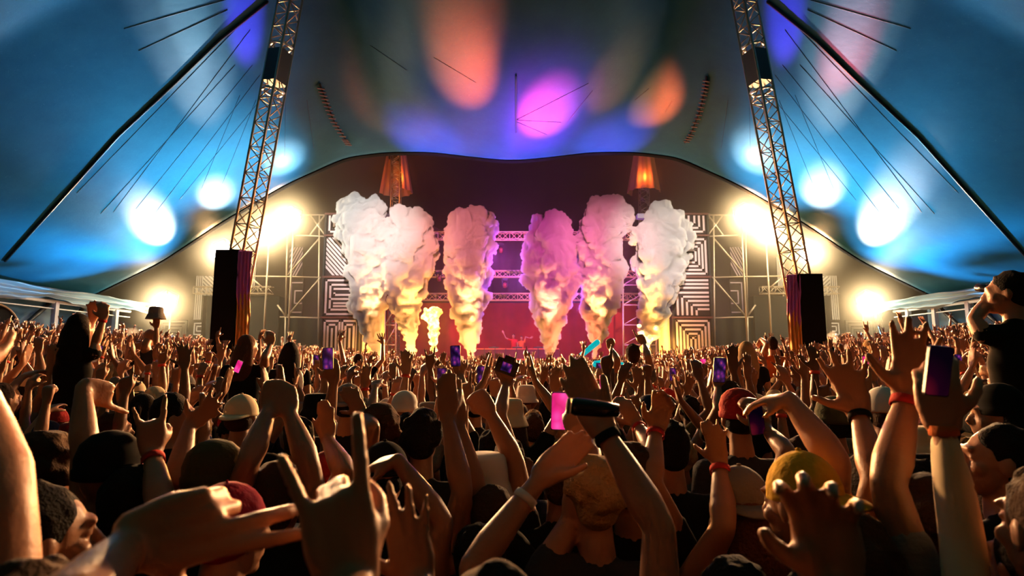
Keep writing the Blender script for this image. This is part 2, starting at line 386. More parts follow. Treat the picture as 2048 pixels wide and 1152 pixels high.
def head(mb, c, yaw=0, tilt=0, n=12):
    R3 = Matrix.Rotation(yaw, 3, 'Z') @ Matrix.Rotation(tilt, 3, 'X')
    c = V(c)
    def q(x, y, z): return c + R3 @ V((x, y, z))
    mb.ell(q(0, -.012, .022), .074, .094, .092, R3, n, 10)
    mb.ell(q(0, .026, -.035), .060, .066, .078, R3, n, 8)
    mb.ell(q(0, .058, -.092), .030, .026, .022, R3, n, 6)                # chin
    mb.tube([q(0, .085, .02), q(0, .108, -.022), q(0, .100, -.034)], [.009, .015, .012], 8, 2)      # nose
    mb.ell(q(0, .082, .036), .050, .014, .012, R3, 10, 6)                # brow
    mb.ell(q(0, .086, -.058), .025, .012, .007, R3, 10, 6); mb.ell(q(0, .084, -.070), .022, .012, .007, R3, 10, 6)    # lips
    for s in (-1, 1):
        mb.ell(q(s * .031, .074, .012), .014, .011, .009, R3, 8, 6)      # eyelids
        mb.ell(q(s * .042, .058, -.022), .022, .026, .022, R3, 8, 6)     # cheeks
        mb.ell(q(s * .077, -.006, -.004), .009, .020, .032, R3 @ Matrix.Rotation(.25 * s, 3, 'Z'), 8, 6)      # ears
    mb.cap(q(0, -.018, -.06), q(0, -.03, -.17), .052, .060, 10, 2)
    return R3
def hair_mb(style, c, R3):
    mb = MB(); c = V(c)
    def q(x, y, z): return c + R3 @ V((x, y, z))
    if style.startswith('under'):
        mb.ell(q(0, -.034, -.012), .079, .080, .058, R3, 14, 8)
        style = style[6:]
    elif style in ('short', 'curly', 'bun', 'long', 'pony'):
        mb.ell(q(0, -.026, .034), .083, .094, .094, R3, 16, 10)
        mb.ell(q(0, -.050, -.022), .070, .062, .062, R3, 12, 8)
    if style == 'curly':
        for i in range(70):
            a = R.uniform(0, 2 * pi); b = R.uniform(-.4, 1.5)
            if math.sin(a) > .4 and b < .5: continue
            mb.ell(q(.092 * math.cos(a) * math.cos(b), -.028 + .096 * math.sin(a) * math.cos(b), .03 + .1 * math.sin(b)), *[R.uniform(.016, .028)] * 3, None, 6, 5)
    if style == 'short':
        for i in range(26):
            a = R.uniform(0, 2 * pi); b = R.uniform(.3, 1.5)
            mb.ell(q(.078 * math.cos(a) * math.cos(b), -.028 + .088 * math.sin(a) * math.cos(b), .036 + .09 * math.sin(b)), *[R.uniform(.012, .018)] * 3, None, 6, 5)
    if style == 'long':
        for i in range(11):
            a = pi + (i - 5) / 5 * 1.5; x = .082 * math.sin(a - pi); y = -.028 - .075 * math.cos(a - pi)
            mb.tube([q(x * .8, y * .8, .03), q(x * 1.05, y * 1.1, -.05), q(x * 1.25, y * 1.3 - .01, -.18), q(x * 1.3, y * 1.35, -.33 - .03 * R.random())], [.03, .034, .032, .014], 6, 2)
    if style == 'bun': mb.ell(q(0, -.11, .075), .042, .042, .04, R3, 10, 8)
    if style == 'pony': mb.tube([q(0, -.11, .05), q(0, -.15, .02), q(0, -.15, -.1), q(0, -.14, -.2)], [.022, .03, .03, .012], 8, 2)
    return mb
def hat_mb(style, c, R3):
    mb = MB(); c = V(c); Rb = R3
    def q(x, y, z): return c + R3 @ V((x, y, z))
    if style in ('cap', 'capback'):
        prof = [(.0925 * math.cos(a), .108 * math.sin(a)) for a in [i * pi / 2 / 8 for i in range(9)]]
        prof = [(.088, -.012), (.094, -.010)] + prof; prof[-1] = (.004, .108)
        o = len(mb.v); mb.lathe(prof, q(0, -.016, .032), 20, R3)
        s = 1 if style == 'cap' else -1
        pts = []
        for lay in (0, .005):
            for i in range(9):
                a = pi * (.1 + .8 * i / 8); pts.append(q(.082 * math.cos(a), -.016 + s * .088 * math.sin(a), .030 + lay))
            for i in range(9):
                a = pi * (.1 + .8 * i / 8); pts.append(q(.080 * math.cos(a), -.016 + s * (.055 + .108 * math.sin(a)), .026 + lay - .018 * math.sin(a)))
        fs = [(i, i + 1, 10 + i, 9 + i) for i in range(8)] + [(18 + i, 27 + i, 28 + i, 19 + i) for i in range(8)]
        fs += [(9 + i, 10 + i, 28 + i, 27 + i) for i in range(8)] + [(i + 1, i, 18 + i, 19 + i) for i in range(8)]
        mb.add(pts, fs)
        mb.ell(q(0, -.016, .142), .008, .008, .005, None, 8, 5)
    if style == 'bucket':
        mb.lathe([(.122, -.045), (.128, -.05), (.126, -.042), (.104, .012), (.099, .018), (.096, .045), (.088, .105), (.078, .118), (.05, .124), (.004, .125)], q(0, -.015, .012), 26, R3)
    if style == 'beanie':
        mb.lathe([(.088, -.018), (.095, -.015), (.096, .012), (.092, .016), (.093, .045), (.080, .088), (.052, .115), (.02, .126), (.003, .128)], q(0, -.018, .03), 22, R3)
    if style == 'scarf':
        mb.ell(q(0, -.020, .036), .089, .104, .100, R3, 20, 12)
        mb.tube([q(0, -.118, .0), q(.015, -.15, -.04), q(.02, -.16, -.12)], [.02, .024, .008], 8, 2)
        for i in range(7):
            a = -.6 + i * .2; mb.tube([q(-.07, .05 + .02 * a, .06 + .05 * a), q(0, -.02, .138 - abs(a) * .02), q(.075, -.05, .05 + .04 * a), q(.02, -.118, .0)], [.004] * 4, 5, 1)
    return mb
def band_mb(a, b, f, r, wd):
    mb = MB(); a, b = V(a), V(b); d = (b - a).normalized(); c = a.lerp(b, f)
    R3 = d.to_track_quat('Z', 'Y').to_matrix()
    mb.lathe([(r, -wd), (r + .0025, -wd), (r + .003, 0), (r + .0025, wd), (r, wd), (r - .002, 0)], c, 16, R3, close=False)
    return mb
def person_meshes(J, voxel=.009, n=9, hairst='short', hat=None, g=1.0, sleeve=.45, longsl=False, lower='stand', detail=True, cv=.026):
    """J: dict(c head centre, yaw, tilt, sh [L,R], arms {0:(el,wr,d,nrm,pose,s,side),1:...}, hip z, hx) in local axes with the feet at z = 0"""
    sk, top, leg = MB(), MB(), MB()
    R3 = head(sk, J['c'], J.get('yaw', 0), J.get('tilt', 0))
    hip = V((J['bx'], J['by'], J['hipz'])); shc = (J['sh'][0] + J['sh'][1]) / 2
    sk.cap(J['c'] + R3 @ V((0, -.03, -.12)), shc + V((0, 0, -.02)), .056, .07, 10, 2)
    top.tube([hip, hip.lerp(shc, .35), hip.lerp(shc, .7), shc + V((0, 0, -.05))], [.155 * g, .145 * g, .165 * g, .13 * g], 16, 3, sq=.72, up=(0, 1, 0))
    top.cap(J['sh'][0], J['sh'][1], .062 * g, .062 * g, 10, 2)
    top.cap(shc + V((0, 0, -.02)), shc + V((0, 0, .045)), .085, .066, 12, 2)
    for i in (0, 1):
        s = J['sh'][i]; a = J['arms'].get(i)
        if a is None:
            sg = -1 if i == 0 else 1
            el = s + V((sg * .05, -.03, -.28)); wr = el + V((-sg * .02, .14, -.21)); a = (el, wr, V((0, .3, -1)), V((-sg, 0, 0)), 'relax', .95, 1)
        el, wr, d, nr, pose, hs, side = a
        arm(sk, s, el, wr, g * .97, n + 1)
        hand(sk, wr, d, nr, pose, hs, n - 1 if voxel > .006 else 10, 2, 1.0 + max(0, voxel - .006) * 40, side)
        if sleeve >= 0:
            e = s.lerp(el, sleeve)
            top.tube([s, s.lerp(e, .5), e], [.066 * g, .061 * g, .058 * g], 12, 2)
            if longsl: top.tube([s.lerp(el, .3), el, el.lerp(wr, .5), el.lerp(wr, .93)], [.06 * g, .054 * g, .048 * g, .036 * g], 12, 1)
    if lower == 'stand':
        for sg in (-1, 1):
            leg.tube([hip + V((sg * .075, 0, 0)), V((J['bx'] + sg * .09, J['by'] + .01, J['hipz'] * .52)), V((J['bx'] + sg * .10, J['by'] - .01, .09))], [.098 * g, .066 * g, .048 * g], 8, 1)
            leg.tube([V((J['bx'] + sg * .10, J['by'] - .04, .045)), V((J['bx'] + sg * .11, J['by'] + .16, .035))], [.045, .035], 8, 2)
        leg.ell(hip, .155 * g, .115 * g, .11, None, 12, 8)
    else:                                 # riding on somebody's shoulders
        for sg in (-1, 1):
            leg.tube([hip + V((sg * .08, 0, 0)), hip + V((sg * .15, .36, -.02)), hip + V((sg * .13, .40, -.40))], [.095, .065, .045], 8, 1)
            leg.tube([hip + V((sg * .13, .38, -.43)), hip + V((sg * .13, .55, -.45))], [.04, .035], 8, 2)
        leg.ell(hip, .16, .13, .12, None, 12, 8)
    out = {'body': remesh(sk, voxel, [SKINS[0]], 1), 'shirt': remesh(top, cv, [CLOTHM['black']], 2, None, 'shirt'), 'trousers': remesh(leg, .04, [CLOTHM['charcoal']], 1, None, 'trousers')}
    if hat and hairst: hairst = 'under_long' if hairst == 'long' else 'under_'
    if hairst and hairst != 'bald': out['hair'] = remesh(hair_mb(hairst, J['c'], R3), .0135 if voxel > .007 else .009, [HAIRM['brown']], 1, None, 'hair')
    if hat: out['hat'] = hat_mb(hat, J['c'], R3).mesh('hat', [CLOTHM['black']])
    return out
def objmat(o, m):
    o.material_slots[0].link = 'OBJECT'; o.material_slots[0].material = m

# ------------------------------------------------------------------ the tent (structure)
def grid_surface(f, us, vs_):
    mb = MB(); n = len(us)
    for v in vs_:
        for u in us: mb.v.append(f(u, v))
    for j in range(len(vs_) - 1):
        for i in range(n - 1): mb.f.append((j * n + i, j * n + i + 1, (j + 1) * n + i + 1, (j + 1) * n + i)); mb.m.append(0)
    return mb
us = np.linspace(-1, 1, 141)
def fb(u, v):      # front bay: v 0..1 from behind the camera to just past the lip
    x = u * W; Y = -9 + v * (yv(x) + 0.12 + 9); return (x, Y, tz(x, Y))
W2 = 27.0
def sst(t): t = max(0, min(1, t)); return t * t * (3 - 2 * t)
def rb(u, v):
    x0 = u * W; y0 = yv(x0); x = x0 + u * (W2 - W) * sst(v * 3.2); Y = y0 + v * (YB - y0)
    top = float(np.interp(abs(x), [0, 4, 7, 9, 13, 20, W2], [15.8, 16.3, 17.2, 16.4, 14.2, 9.8, 5.6]))
    f = max(0, (Y - 33.5) / (YB - 33.5)); top = top + (3.8 - top) * f ** 1.2
    z0 = ci(PV, x0); return (x, Y, z0 + (top - z0) * sst(v * 3.0) + .02)
struct(new('ceiling', grid_surface(fb, us, np.linspace(0, 1, 120)).mesh('ceiling', [M_CANVAS])))
ceil_o = bpy.data.objects['ceiling']
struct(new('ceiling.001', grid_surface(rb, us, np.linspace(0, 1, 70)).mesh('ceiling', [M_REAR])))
def gf(x, Y): return (x, Y, gz(x))
struct(new('floor', grid_surface(gf, np.linspace(-28, 28, 60), np.linspace(-9, YB, 80)).mesh('floor', [M_GROUND])))
def sheet(name, f, us_, vs_, m): return struct(new(name, grid_surface(f, us_, vs_).mesh(name, [m])))
sheet('wall_back', lambda u, v: (u, YB + .05 * math.sin(u * 5), v), np.linspace(-W2, W2, 120), [0, 2, 4], M_BLACK)
sheet('wall_front', lambda u, v: (u, -9, gz(u) + v * (tz(u, -9) - gz(u))), np.linspace(-W, W, 30), [0, .5, 1], M_BLACK)
for sgn, nm in ((-1, 'wall_left'), (1, 'wall_right')):
    def wf(u, v):
        X = W + .04 * math.sin(u * 4) + (W2 - W) * sst((u - 26) / 5); return (sgn * X, u, gz(X) - .1 + v * (HE + .35 - gz(X)))
    sheet(nm, wf, np.linspace(-9, YB, 160), [0, .5, 1], M_BLUEWALL)
# webbing seams running down the canvas
def ribbon(pixels, wd, m, name, parent, lift=.03, res=14, th=.02):
    pts = []
    for (a, b), (c, d) in zip(pixels[:-1], pixels[1:]):
        for i in range(res):
            f = i / res; h = hit(a + (c - a) * f, b + (d - b) * f)
            if h: pts.append(h)
    if len(pts) < 3: return None
    mb = MB(); mb.tube([p + V((0, 0, -lift)) for p in pts], [wd] * len(pts), 6, 1)
    return new(name, mb.mesh(name, [m]), parent)
for sg in (0, 1):
    f = (lambda a: a) if sg == 0 else (lambda a: [(2070 - x, y) for x, y in a])
    ribbon(f([(535, 2), (440, 78), (350, 165), (235, 272), (120, 400), (2, 530)]), .045, M_ROPE, 'seam_rope', ceil_o)
    for a in ([(500, 60), (215, 440)], [(470, 130), (190, 440)], [(505, 130), (262, 430)], [(520, 150), (300, 440)], [(545, 170), (350, 410)], [(470, 60), (140, 400)],
              [(480, 190), (400, 385)], [(512, 200), (440, 380)], [(572, 190), (569, 318)], [(614, 200), (628, 300)], [(455, 20), (270, 105)], [(450, 0), (240, 60)]):
        ribbon(f(a), .008, M_SEAM, 'seam', ceil_o, .004, 24)
ribbon([(1032, 150), (1032, 272)], .03, M_SEAM, 'seam', ceil_o)
for a in ([(1032, 240), (1190, 160)], [(1032, 240), (1130, 245)], [(1135, 243), (1190, 175)], [(1032, 243), (1100, 272)], [(868, 115), (960, 170)], [(740, 90), (820, 145)], [(1270, 200), (1300, 175)], [(1330, 225), (1345, 200)]):
    ribbon(a, .008, M_SEAM, 'seam', ceil_o, .004, 12)
# lacing of the canvas bays: a chain of short links
for pts in ([(640, 165), (652, 200), (668, 240), (690, 275), (702, 292)], [(1413, 150), (1408, 185), (1398, 225), (1382, 265), (1367, 288)]):
    full = []
    for (a, b), (c, d) in zip(pts[:-1], pts[1:]):
        for i in range(5): full.append(hit(a + (c - a) * i / 5, b + (d - b) * i / 5))
    full = [q for q in full if q]
    lace = new('lacing', (lambda mb: (mb.tube([p + V((0, 0, -.05)) for p in full], [.035] * len(full), 6, 1), mb.mesh('lacing', [M_ROPE]))[1])(MB()), ceil_o)
    lk = MB(); lk.box((-.13, -.025, -.015), (.13, .025, .015)); lkm = lk.mesh('link', [mat('worn_lacing', (.32, .24, .26), rough=.6)], False)
    for i, p in enumerate(full[1:-1]):
        o = new('lace_link', lkm, lace, p + V((0, 0, -.10))); o.rotation_euler = (0, 0, .3)
# perimeter: rail, posts, swag, arches
for sg, nm in ((-1, 'left'), (1, 'right')):
    X = sg * (W - .35); Z = HE - .55
    rail = MB(); rail.bar((X, -9, Z), (X, 28, Z), .07, 8); rail.bar((X, -9, Z - .28), (X, 28, Z - .28), .025, 6)
    o = struct(new('trim_%d' % (1 if sg < 0 else 2), rail.mesh('rail', [M_WHITEP])))
    for Y in (13.5, 17.5, 20.6, 23.4, 25.3, 27.0):
        mb = MB(); g0 = gz(X); mb.box((X - .09, Y - .09, g0 - .1), (X + .09, Y + .09, Z))
        new('post', mb.mesh('post', [M_WHITEP], False), o)
        if Y in (20.6, 23.4, 25.3):
            mb = MB(); mb.bar((X + sg * .2, Y - .1, Z - .1), (X + sg * .25, Y - 1.9, Z - 1.7), .08, 6); new('brace', mb.mesh('brace', [M_DARKST]), o)
    def sw(u, v):
        sag = .22 * abs(math.sin(u * .8 + .6)) + .05 * math.sin(u * 7 + v * 3)
        return (X - sg * (.15 + .12 * math.sin(v * 15 + math.sin(u * 1.3) * 2)), u, HE - .02 - v * (.50 + .1 * math.sin(u * 1.3)) - sag * v * .3)
    o = new('canvas_swag', grid_surface(sw, np.linspace(12, 29, 140), np.linspace(0, 1, 22)).mesh('swag', [M_SWAG]))
    struct(o)
    for i, (Yc, rr, hh) in enumerate(((20.9, 1.15, 3.1), (24.3, .95, 2.5), (17.2, 1.1, 3.0))):
        mb = MB(); Xw = sg * (W - .12); g0 = gz(W) - .1
        ring = [(Yc + rr * math.cos(pi * j / 16), g0 + (hh - rr * .7) * .75 + rr * .9 * math.sin(pi * j / 16)) for j in range(17)]
        poly = [(Yc + rr, g0)] + ring + [(Yc - rr, g0)]
        mb.add([(Xw, a, b) for a, b in poly] + [(Xw + sg * .05, a, b) for a, b in poly], [tuple(range(len(poly))), tuple(range(len(poly), 2 * len(poly)))[::-1]] + [(j, j + 1, len(poly) + j + 1, len(poly) + j) for j in range(len(poly) - 1)])
        d = struct(new('door_%d' % (i + 1 + (0 if sg < 0 else 3)), mb.mesh('arch', [M_BLACK], False)))
        rim = MB(); rim.tube([(Xw - sg * .02, a, b) for a, b in poly], [.035] * len(poly), 6, 1); new('door_frame', rim.mesh('rim', [M_CREAM]), d)

# ------------------------------------------------------------------ trusses and masts
def brace_mesh(wd, h, r, m, tri=False):
    mb = MB(); a = wd / 2
    c = [(-a, -a), (a, -a), (a, a), (-a, a)]
    for i in range(4):
        p, q = c[i], c[(i + 1) % 4]
        mb.bar((*p, 0), (*q, 0), r, 5)
        mb.bar((*p, 0), (*q, h / 2), r, 5); mb.bar((*q, h / 2), (*p, h), r, 5)
    return mb.mesh('brace', [m])
def truss(name, p0, p1, wd, bay, rc, rb, m, label, cat, group=None, roll=0):
    p0, p1 = V(p0), V(p1); d = p1 - p0; L = d.length; n = max(1, round(L / bay)); h = L / n
    o = bpy.data.objects.new(name, None); COL.objects.link(o); o.location = p0
    o.rotation_euler = (d.to_track_quat('Z', 'Y').to_matrix() @ Matrix.Rotation(roll, 3, 'Z')).to_euler(); tag(o, label, cat, group)
    mb = MB(); mb.bar((0, 0, 0), (0, 0, L), rc, 8); cm = mb.mesh('chord', [m])
    for x in (-1, 1):
        for y in (-1, 1): new('chord', cm, o, (x * wd / 2, y * wd / 2, 0))
    bm = brace_mesh(wd, h, rb, m)
    for i in range(n): new('brace', bm, o, (0, 0, i * h))
    return o, L
for sg, (bx, tx), side in ((-1, (450, 580), 'left'), (1, (1622, 1488), 'right')):
    b = px(bx, 700, YM); t = px(tx, 0, YM); d = (t - b).normalized()
    g0 = gz(b.x); foot = b + d * ((g0 - b.z) / d.z); topp = b + d * ((14.9 - b.z) / d.z)
    mast, L = truss('tent_mast', foot, topp, .38, .62, .028, .014, M_STEEL, 'tall steel lattice tent mast with a black-wrapped base, on the %s of the stage' % side, 'mast', 'lattice tent masts before the stage', .35 * sg)
    s0 = (px(556, 130, YM) - px(467, 700, YM)).length + (b - foot).length
    # lifting carriage with a hexagonal head high on the mast
    mb = MB(); mb.box((-.21, -.21, s0 - .45), (.21, .21, s0 + .35)); mb2 = MB()
    c = new('carriage', mb.mesh('carriage', [M_DARKST], False), mast)
    for zz in (-.65, .5):
        hx = MB(); ring = [(.25 * math.cos(k * pi / 3), .25 * math.sin(k * pi / 3), s0 + zz) for k in range(7)]
        for a_, b_ in zip(ring[:-1], ring[1:]): hx.bar(a_, b_, .03, 6)
        new('ring', hx.mesh('ring', [M_WHITEP]), mast)
    hb = (px(467, 500, YM).z - g0)
    wz = (b - foot).length + (px(bx, 500 if sg < 0 else 545, YM) - b).length
    # the upright black cover round the mast's base, with the lame drape on its inner side
    wc = px(463 if sg < 0 else 1611, 640, YM); wtop = px(463, 500 if sg < 0 else 548, YM - .3).z; wz = wtop - g0
    inv = Matrix.LocRotScale(mast.location, mast.rotation_euler, None).inverted() @ Matrix.Translation((wc.x, YM, g0))
    mb = MB(); mb.box((-.28, -.36, 0), (.26, .25, wz))
    wr_ = new('base_wrap', mb.mesh('wrap', [M_BLACK], False), mast); wr_.matrix_local = inv
    def drape(u, v):
        return (-sg * (.26 + .015 * math.sin(v * 3) + .27 * u), -.35 + .06 * u + .03 * math.sin(u * 25 + v * 1.2) + .012 * math.sin(v * 9 + u * 8) + .006 * math.sin(v * 21 + u * 14), v)
    mbd = grid_surface(drape, np.linspace(-.1, 1, 34), np.linspace(.05, wz * .995, 90))
    mbd.m = [1 if (q // 33) > 89 * (.72 + .05 * math.sin((q % 33) * .7)) else 0 for q in range(len(mbd.f))]
    dr = new('drape', mbd.mesh('drape', [M_GOLD, M_PURP]), mast); dr.matrix_local = inv
# rear masts with an orange-lit canvas sleeve
for bx, side in ((788, 'left'), (1290, 'right')):
    b = px(bx, 720, 35.5); t = px(bx + (4 if bx < 1000 else -2), 318, 35.5)
    m2, L = truss('rear_mast', (b.x, 35.5, 1.3), t + V((0, 0, 1.2)), .55, .8, .035, .02, M_STEEL, 'lattice mast behind the stage under an orange-lit canvas sleeve, on its %s' % side, 'mast', 'rear tent masts')
    sl = MB(); n = 20; h0 = px(bx, 385, 35.5).z; h1 = t.z + 1.2
    prof = [(.95 - .5 * i / 10 + .0, h0 - 1.3 + (h1 - h0) * i / 10) for i in range(11)]
    def slf(u, v):
        r = (1.0 - .55 * v) * (1 + .07 * math.sin(u * 11)); return (r * math.cos(u), r * math.sin(u), h0 - 1.3 + (h1 - h0) * v)
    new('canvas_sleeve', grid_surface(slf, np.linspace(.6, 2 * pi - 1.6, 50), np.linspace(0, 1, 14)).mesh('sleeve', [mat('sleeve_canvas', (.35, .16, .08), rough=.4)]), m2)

# ------------------------------------------------------------------ stage
YS = 30.0
def X_(x, Y=YS): return (x - 1024) / FPX * Y / (cp)   # rough x at mid height
zdeck = 1.35
pl = px(640, 700, YS).x; pr = px(1425, 700, YS).x
st = root('stage', (0, YS, 0), 'dark stage platform at the far end of the tent', 'stage')
mb = MB(); mb.box((pl, .2, 0), (pr, 12, zdeck)); new('deck', mb.mesh('deck', [M_STAGEF], False), st)
for i in range(16):
    x0 = pl + (pr - pl) * i / 16; mb = MB(); mb.box((x0 + .03, .10, .02), (x0 + (pr - pl) / 16 - .03, .2, zdeck - .05)); new('skirt_panel', mb.mesh('skirt', [M_BLACK], False), st)
zb = px(1030, 440, 39.5).z
def bkf(u, v): return (u, 39.5 + .06 * math.sin(u * 6), v)
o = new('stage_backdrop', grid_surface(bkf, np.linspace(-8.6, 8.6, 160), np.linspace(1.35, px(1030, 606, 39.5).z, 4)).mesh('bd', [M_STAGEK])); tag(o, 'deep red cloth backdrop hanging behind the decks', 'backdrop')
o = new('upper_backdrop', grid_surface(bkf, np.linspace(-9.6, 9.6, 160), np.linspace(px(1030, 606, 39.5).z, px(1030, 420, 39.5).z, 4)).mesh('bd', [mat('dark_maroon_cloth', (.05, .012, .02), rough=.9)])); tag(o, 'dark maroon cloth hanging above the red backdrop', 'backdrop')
# horizontal trusses
for (xa, xb, ya, Y, wd, lab) in ((850, 1275, 472, 33, .42, 'uppermost steel truss across the stage'), (850, 1275, 548, 34, .36, 'middle steel truss across the stage carrying round lamps'), (850, 1275, 594, 36, .42, 'lowest steel truss across the stage, just above the red backdrop')):
    a = px(xa - 60, ya, Y); b = px(xb + 60, ya, Y)
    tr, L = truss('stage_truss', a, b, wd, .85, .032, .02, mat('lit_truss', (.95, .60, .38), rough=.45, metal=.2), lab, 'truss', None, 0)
# truss lamps
LAMPX = {545: [1016, 1024, 1032, 1040, 868, 985], 592: [985, 1002, 1010, 872]}
for i, (x, y, Y) in enumerate([(1016, 545, 33.6), (1024, 545, 33.6), (1032, 545, 33.6), (1040, 545, 33.6), (868, 545, 33.6), (985, 545, 33.6), (985, 592, 35.6), (1002, 592, 35.6), (1010, 592, 35.6), (872, 592, 35.6)]):
    p = px(x, y, Y); ORD = ['leftmost', 'second', 'third', 'fourth', 'fifth', 'sixth']; row_ = sorted(q for q in LAMPX[y]); mb = MB(); mb.lathe([(.05, .12), (.10, .10), (.12, -.02), (.11, -.1), (.02, -.1)], (0, 0, 0), 14, Matrix.Rotation(-pi / 2, 3, 'X'))
    r = root('stage_lamp', p, 'small round lamp, %s%s, on the %s truss' % (ORD[row_.index(x)], '' if row_.index(x) == 0 else ' from the left', 'middle' if y < 560 else 'lowest'), 'lamp', 'small round lamps on the trusses')
    new('housing', mb.mesh('housing', [M_DARKST]), r); mb = MB(); mb.lathe([(.1, 0), (.08, -.015), (.01, -.02)], (0, -.1, 0), 14, Matrix.Rotation(pi / 2, 3, 'X')); new('lens', mb.mesh('lens', [mat('dim_lens', (.9, .5, .3), emit=(1, .35, .15), es=.7)]), r)
for x, y in ((1010, 568), (1002, 498), (878, 555)):
    p = px(x, y, 33.5); r = root('moving_head', p, {1010: 'moving-head lamp hanging under the middle truss', 1002: 'moving-head lamp hanging under the top truss', 878: 'moving-head lamp left of the tall flame, under the middle truss'}[x], 'lamp')
    mb = MB(); mb.box((-.16, -.1, .22), (.16, .1, .34)); new('base', mb.mesh('base', [M_DARKST], False), r)
    mb = MB(); mb.box((-.16, -.04, -.1), (-.13, .04, .25)); mb.box((.13, -.04, -.1), (.16, .04, .25)); new('yoke', mb.mesh('yoke', [M_DARKST], False), r)
    mb = MB(); mb.lathe([(.06, .15), (.11, .08), (.12, -.16), (.02, -.17)], (0, 0, -.05), 14, Matrix.Rotation(.9, 3, 'X')); new('head', mb.mesh('head', [mat('red_sheen', (.3, .05, .05), rough=.3)]), r)
# DJ booth
p0 = px(948, 697, 33); p1 = px(1118, 697, 33)
bo = root('dj_booth', ((p0.x + p1.x) / 2, 33, zdeck), 'long dark performance table before the red backdrop', 'table')
hw = (p1.x - p0.x) / 2; ht = p0.z - zdeck
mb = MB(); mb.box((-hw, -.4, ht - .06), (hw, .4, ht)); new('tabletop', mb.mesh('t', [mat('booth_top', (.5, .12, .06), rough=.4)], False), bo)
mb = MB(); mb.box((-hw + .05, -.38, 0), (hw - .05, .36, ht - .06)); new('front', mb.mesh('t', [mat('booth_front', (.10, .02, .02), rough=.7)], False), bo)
for i in range(9):
    x = -hw + hw * 2 * i / 8; mb = MB(); mb.box((x - .02, -.42, 0), (x + .02, -.38, ht)); new('strut', mb.mesh('t', [M_DARKST], False), bo)
mb = MB(); mb.box((-hw, -.44, ht * .55), (hw, -.40, ht * .6)); new('rail', mb.mesh('t', [mat('booth_top')], False), bo)
for x, nm in ((-1.3, 'left'), (.05, 'middle'), (1.25, 'right')):
    p = V(((p0.x + p1.x) / 2 + x, 32.95, p0.z)); mb = MB(); mb.box((-.28, -.2, 0), (.28, .2, .09)); r = root('mixer_deck', p, 'small audio deck on the %s of the performance table' % nm, 'deck'); new('body', mb.mesh('t', [M_DARKST], False), r)
    mb = MB(); mb.lathe([(.12, 0), (.12, .02), (.02, .02)], (0, 0, .09), 16); new('platter', mb.mesh('t', [M_STEEL]), r)
# banner towers: dark panels with pale raised stripes
def clip_band(p, q, th, x0, x1, z0, z1):
    p, q = V(p).to_2d(), V(q).to_2d(); d = (q - p).normalized(); nn = V((-d.y, d.x)) * th / 2
    poly = [p + nn, q + nn, q - nn, p - nn]
    for ax, lim, sg in ((0, x0, 1), (0, x1, -1), (1, z0, 1), (1, z1, -1)):
        out = []
        for i in range(len(poly)):
            a, b = poly[i], poly[(i + 1) % len(poly)]
            ia, ib = (a[ax] - lim) * sg >= 0, (b[ax] - lim) * sg >= 0
            if ia: out.append(a)
            if ia != ib: t = (lim - a[ax]) / (b[ax] - a[ax]); out.append(a + (b - a) * t)
        poly = out
        if len(poly) < 3: return None
    return poly
def stripes(kind):
    S = []
    def L(*pts): S.append(list(pts))
    if kind == 'mm':
        for cx in (.27, .77):
            for k, r in enumerate((.21, .12)): L((cx - r, -.1), (cx - r, .95 - k * .1), (cx + r, .95 - k * .1), (cx + r, -.1))
            L((cx, -.1), (cx, .74))
    elif kind == 'e':
        L((.93, .54), (.93, .95), (.06, .95), (.06, .05), (.93, .05), (.93, .46))
        L((.93, .56), (.3, .56), (.3, .60)); L((.82, .72), (.82, .83), (.18, .83), (.18, .17), (.82, .17), (.82, .34), (.3, .34)); L((.3, .72), (.7, .72)); L((.93, .45), (.18, .45))
        L((.3, .26), (.7, .26))
    elif kind == 'k':
        for i in range(9): c = .12 * i - .02; L((c - .2 + .0, 1.12), (c + 1.0, -.08 - .0)) if False else L((c - .75, 1.0 - .0), (c + .45, -.15))
        for i in range(4): L((.45 + .13 * i, 1.1), (.80 + .065 * i, .72 + .0)); L((1.1, .98 - .12 * i - .5 + .5), (.74 + .02 * i, .55 - .12 * i + .15))
    elif kind == 'arch':
        for k in range(5): r = .44 - k * .095; L((.5 - r, -.1), (.5 - r, .95 - k * .11), (.5 + r, .95 - k * .11), (.5 + r, -.1))
    elif kind == 'sq':
        for k in range(5): r = .44 - k * .095; L((.5 - r, .5 - r), (.5 - r, .5 + r), (.5 + r, .5 + r), (.5 + r, .5 - r), (.5 - r, .5 - r))
    elif kind == 'corner':
        for k in range(3): L((.0, .95 - k * .1), (1., .95 - k * .1))
        for k in range(5): L((.1 + k * .13, -.1), (.1 + k * .13, .62 - k * .11), (1.1, .62 - k * .11))
    elif kind == 'u':
        for k in range(3): r = .42 - k * .13; L((.5 - r, 1.1), (.5 - r, .12 + k * .2), (.5 + r, .12 + k * .2), (.5 + r, 1.1))
        L((.5, 1.1), (.5, .7))
    elif kind == 'diag':
        for i in range(8): L((-.1 + i * .2 - .9, -.1), (i * .2 + .3, 1.1))
    elif kind == 'diag2':
        for i in range(8): L((-.1 + i * .2 - .9, 1.1), (i * .2 + .3, -.1))
    elif kind == 'bars':
        for i in range(6): L((.1, .08 + i * .17), (.9, .08 + i * .17))
    elif kind == 'vert':
        for i in range(4): L((.14 + i * .24, -.1), (.14 + i * .24, 1.1))
    elif kind == 'hook':
        L((.9, .9), (.1, .9), (.1, .1), (.9, .1)); L((.9, .68), (.4, .68), (.4, .34), (.9, .34))
    return S
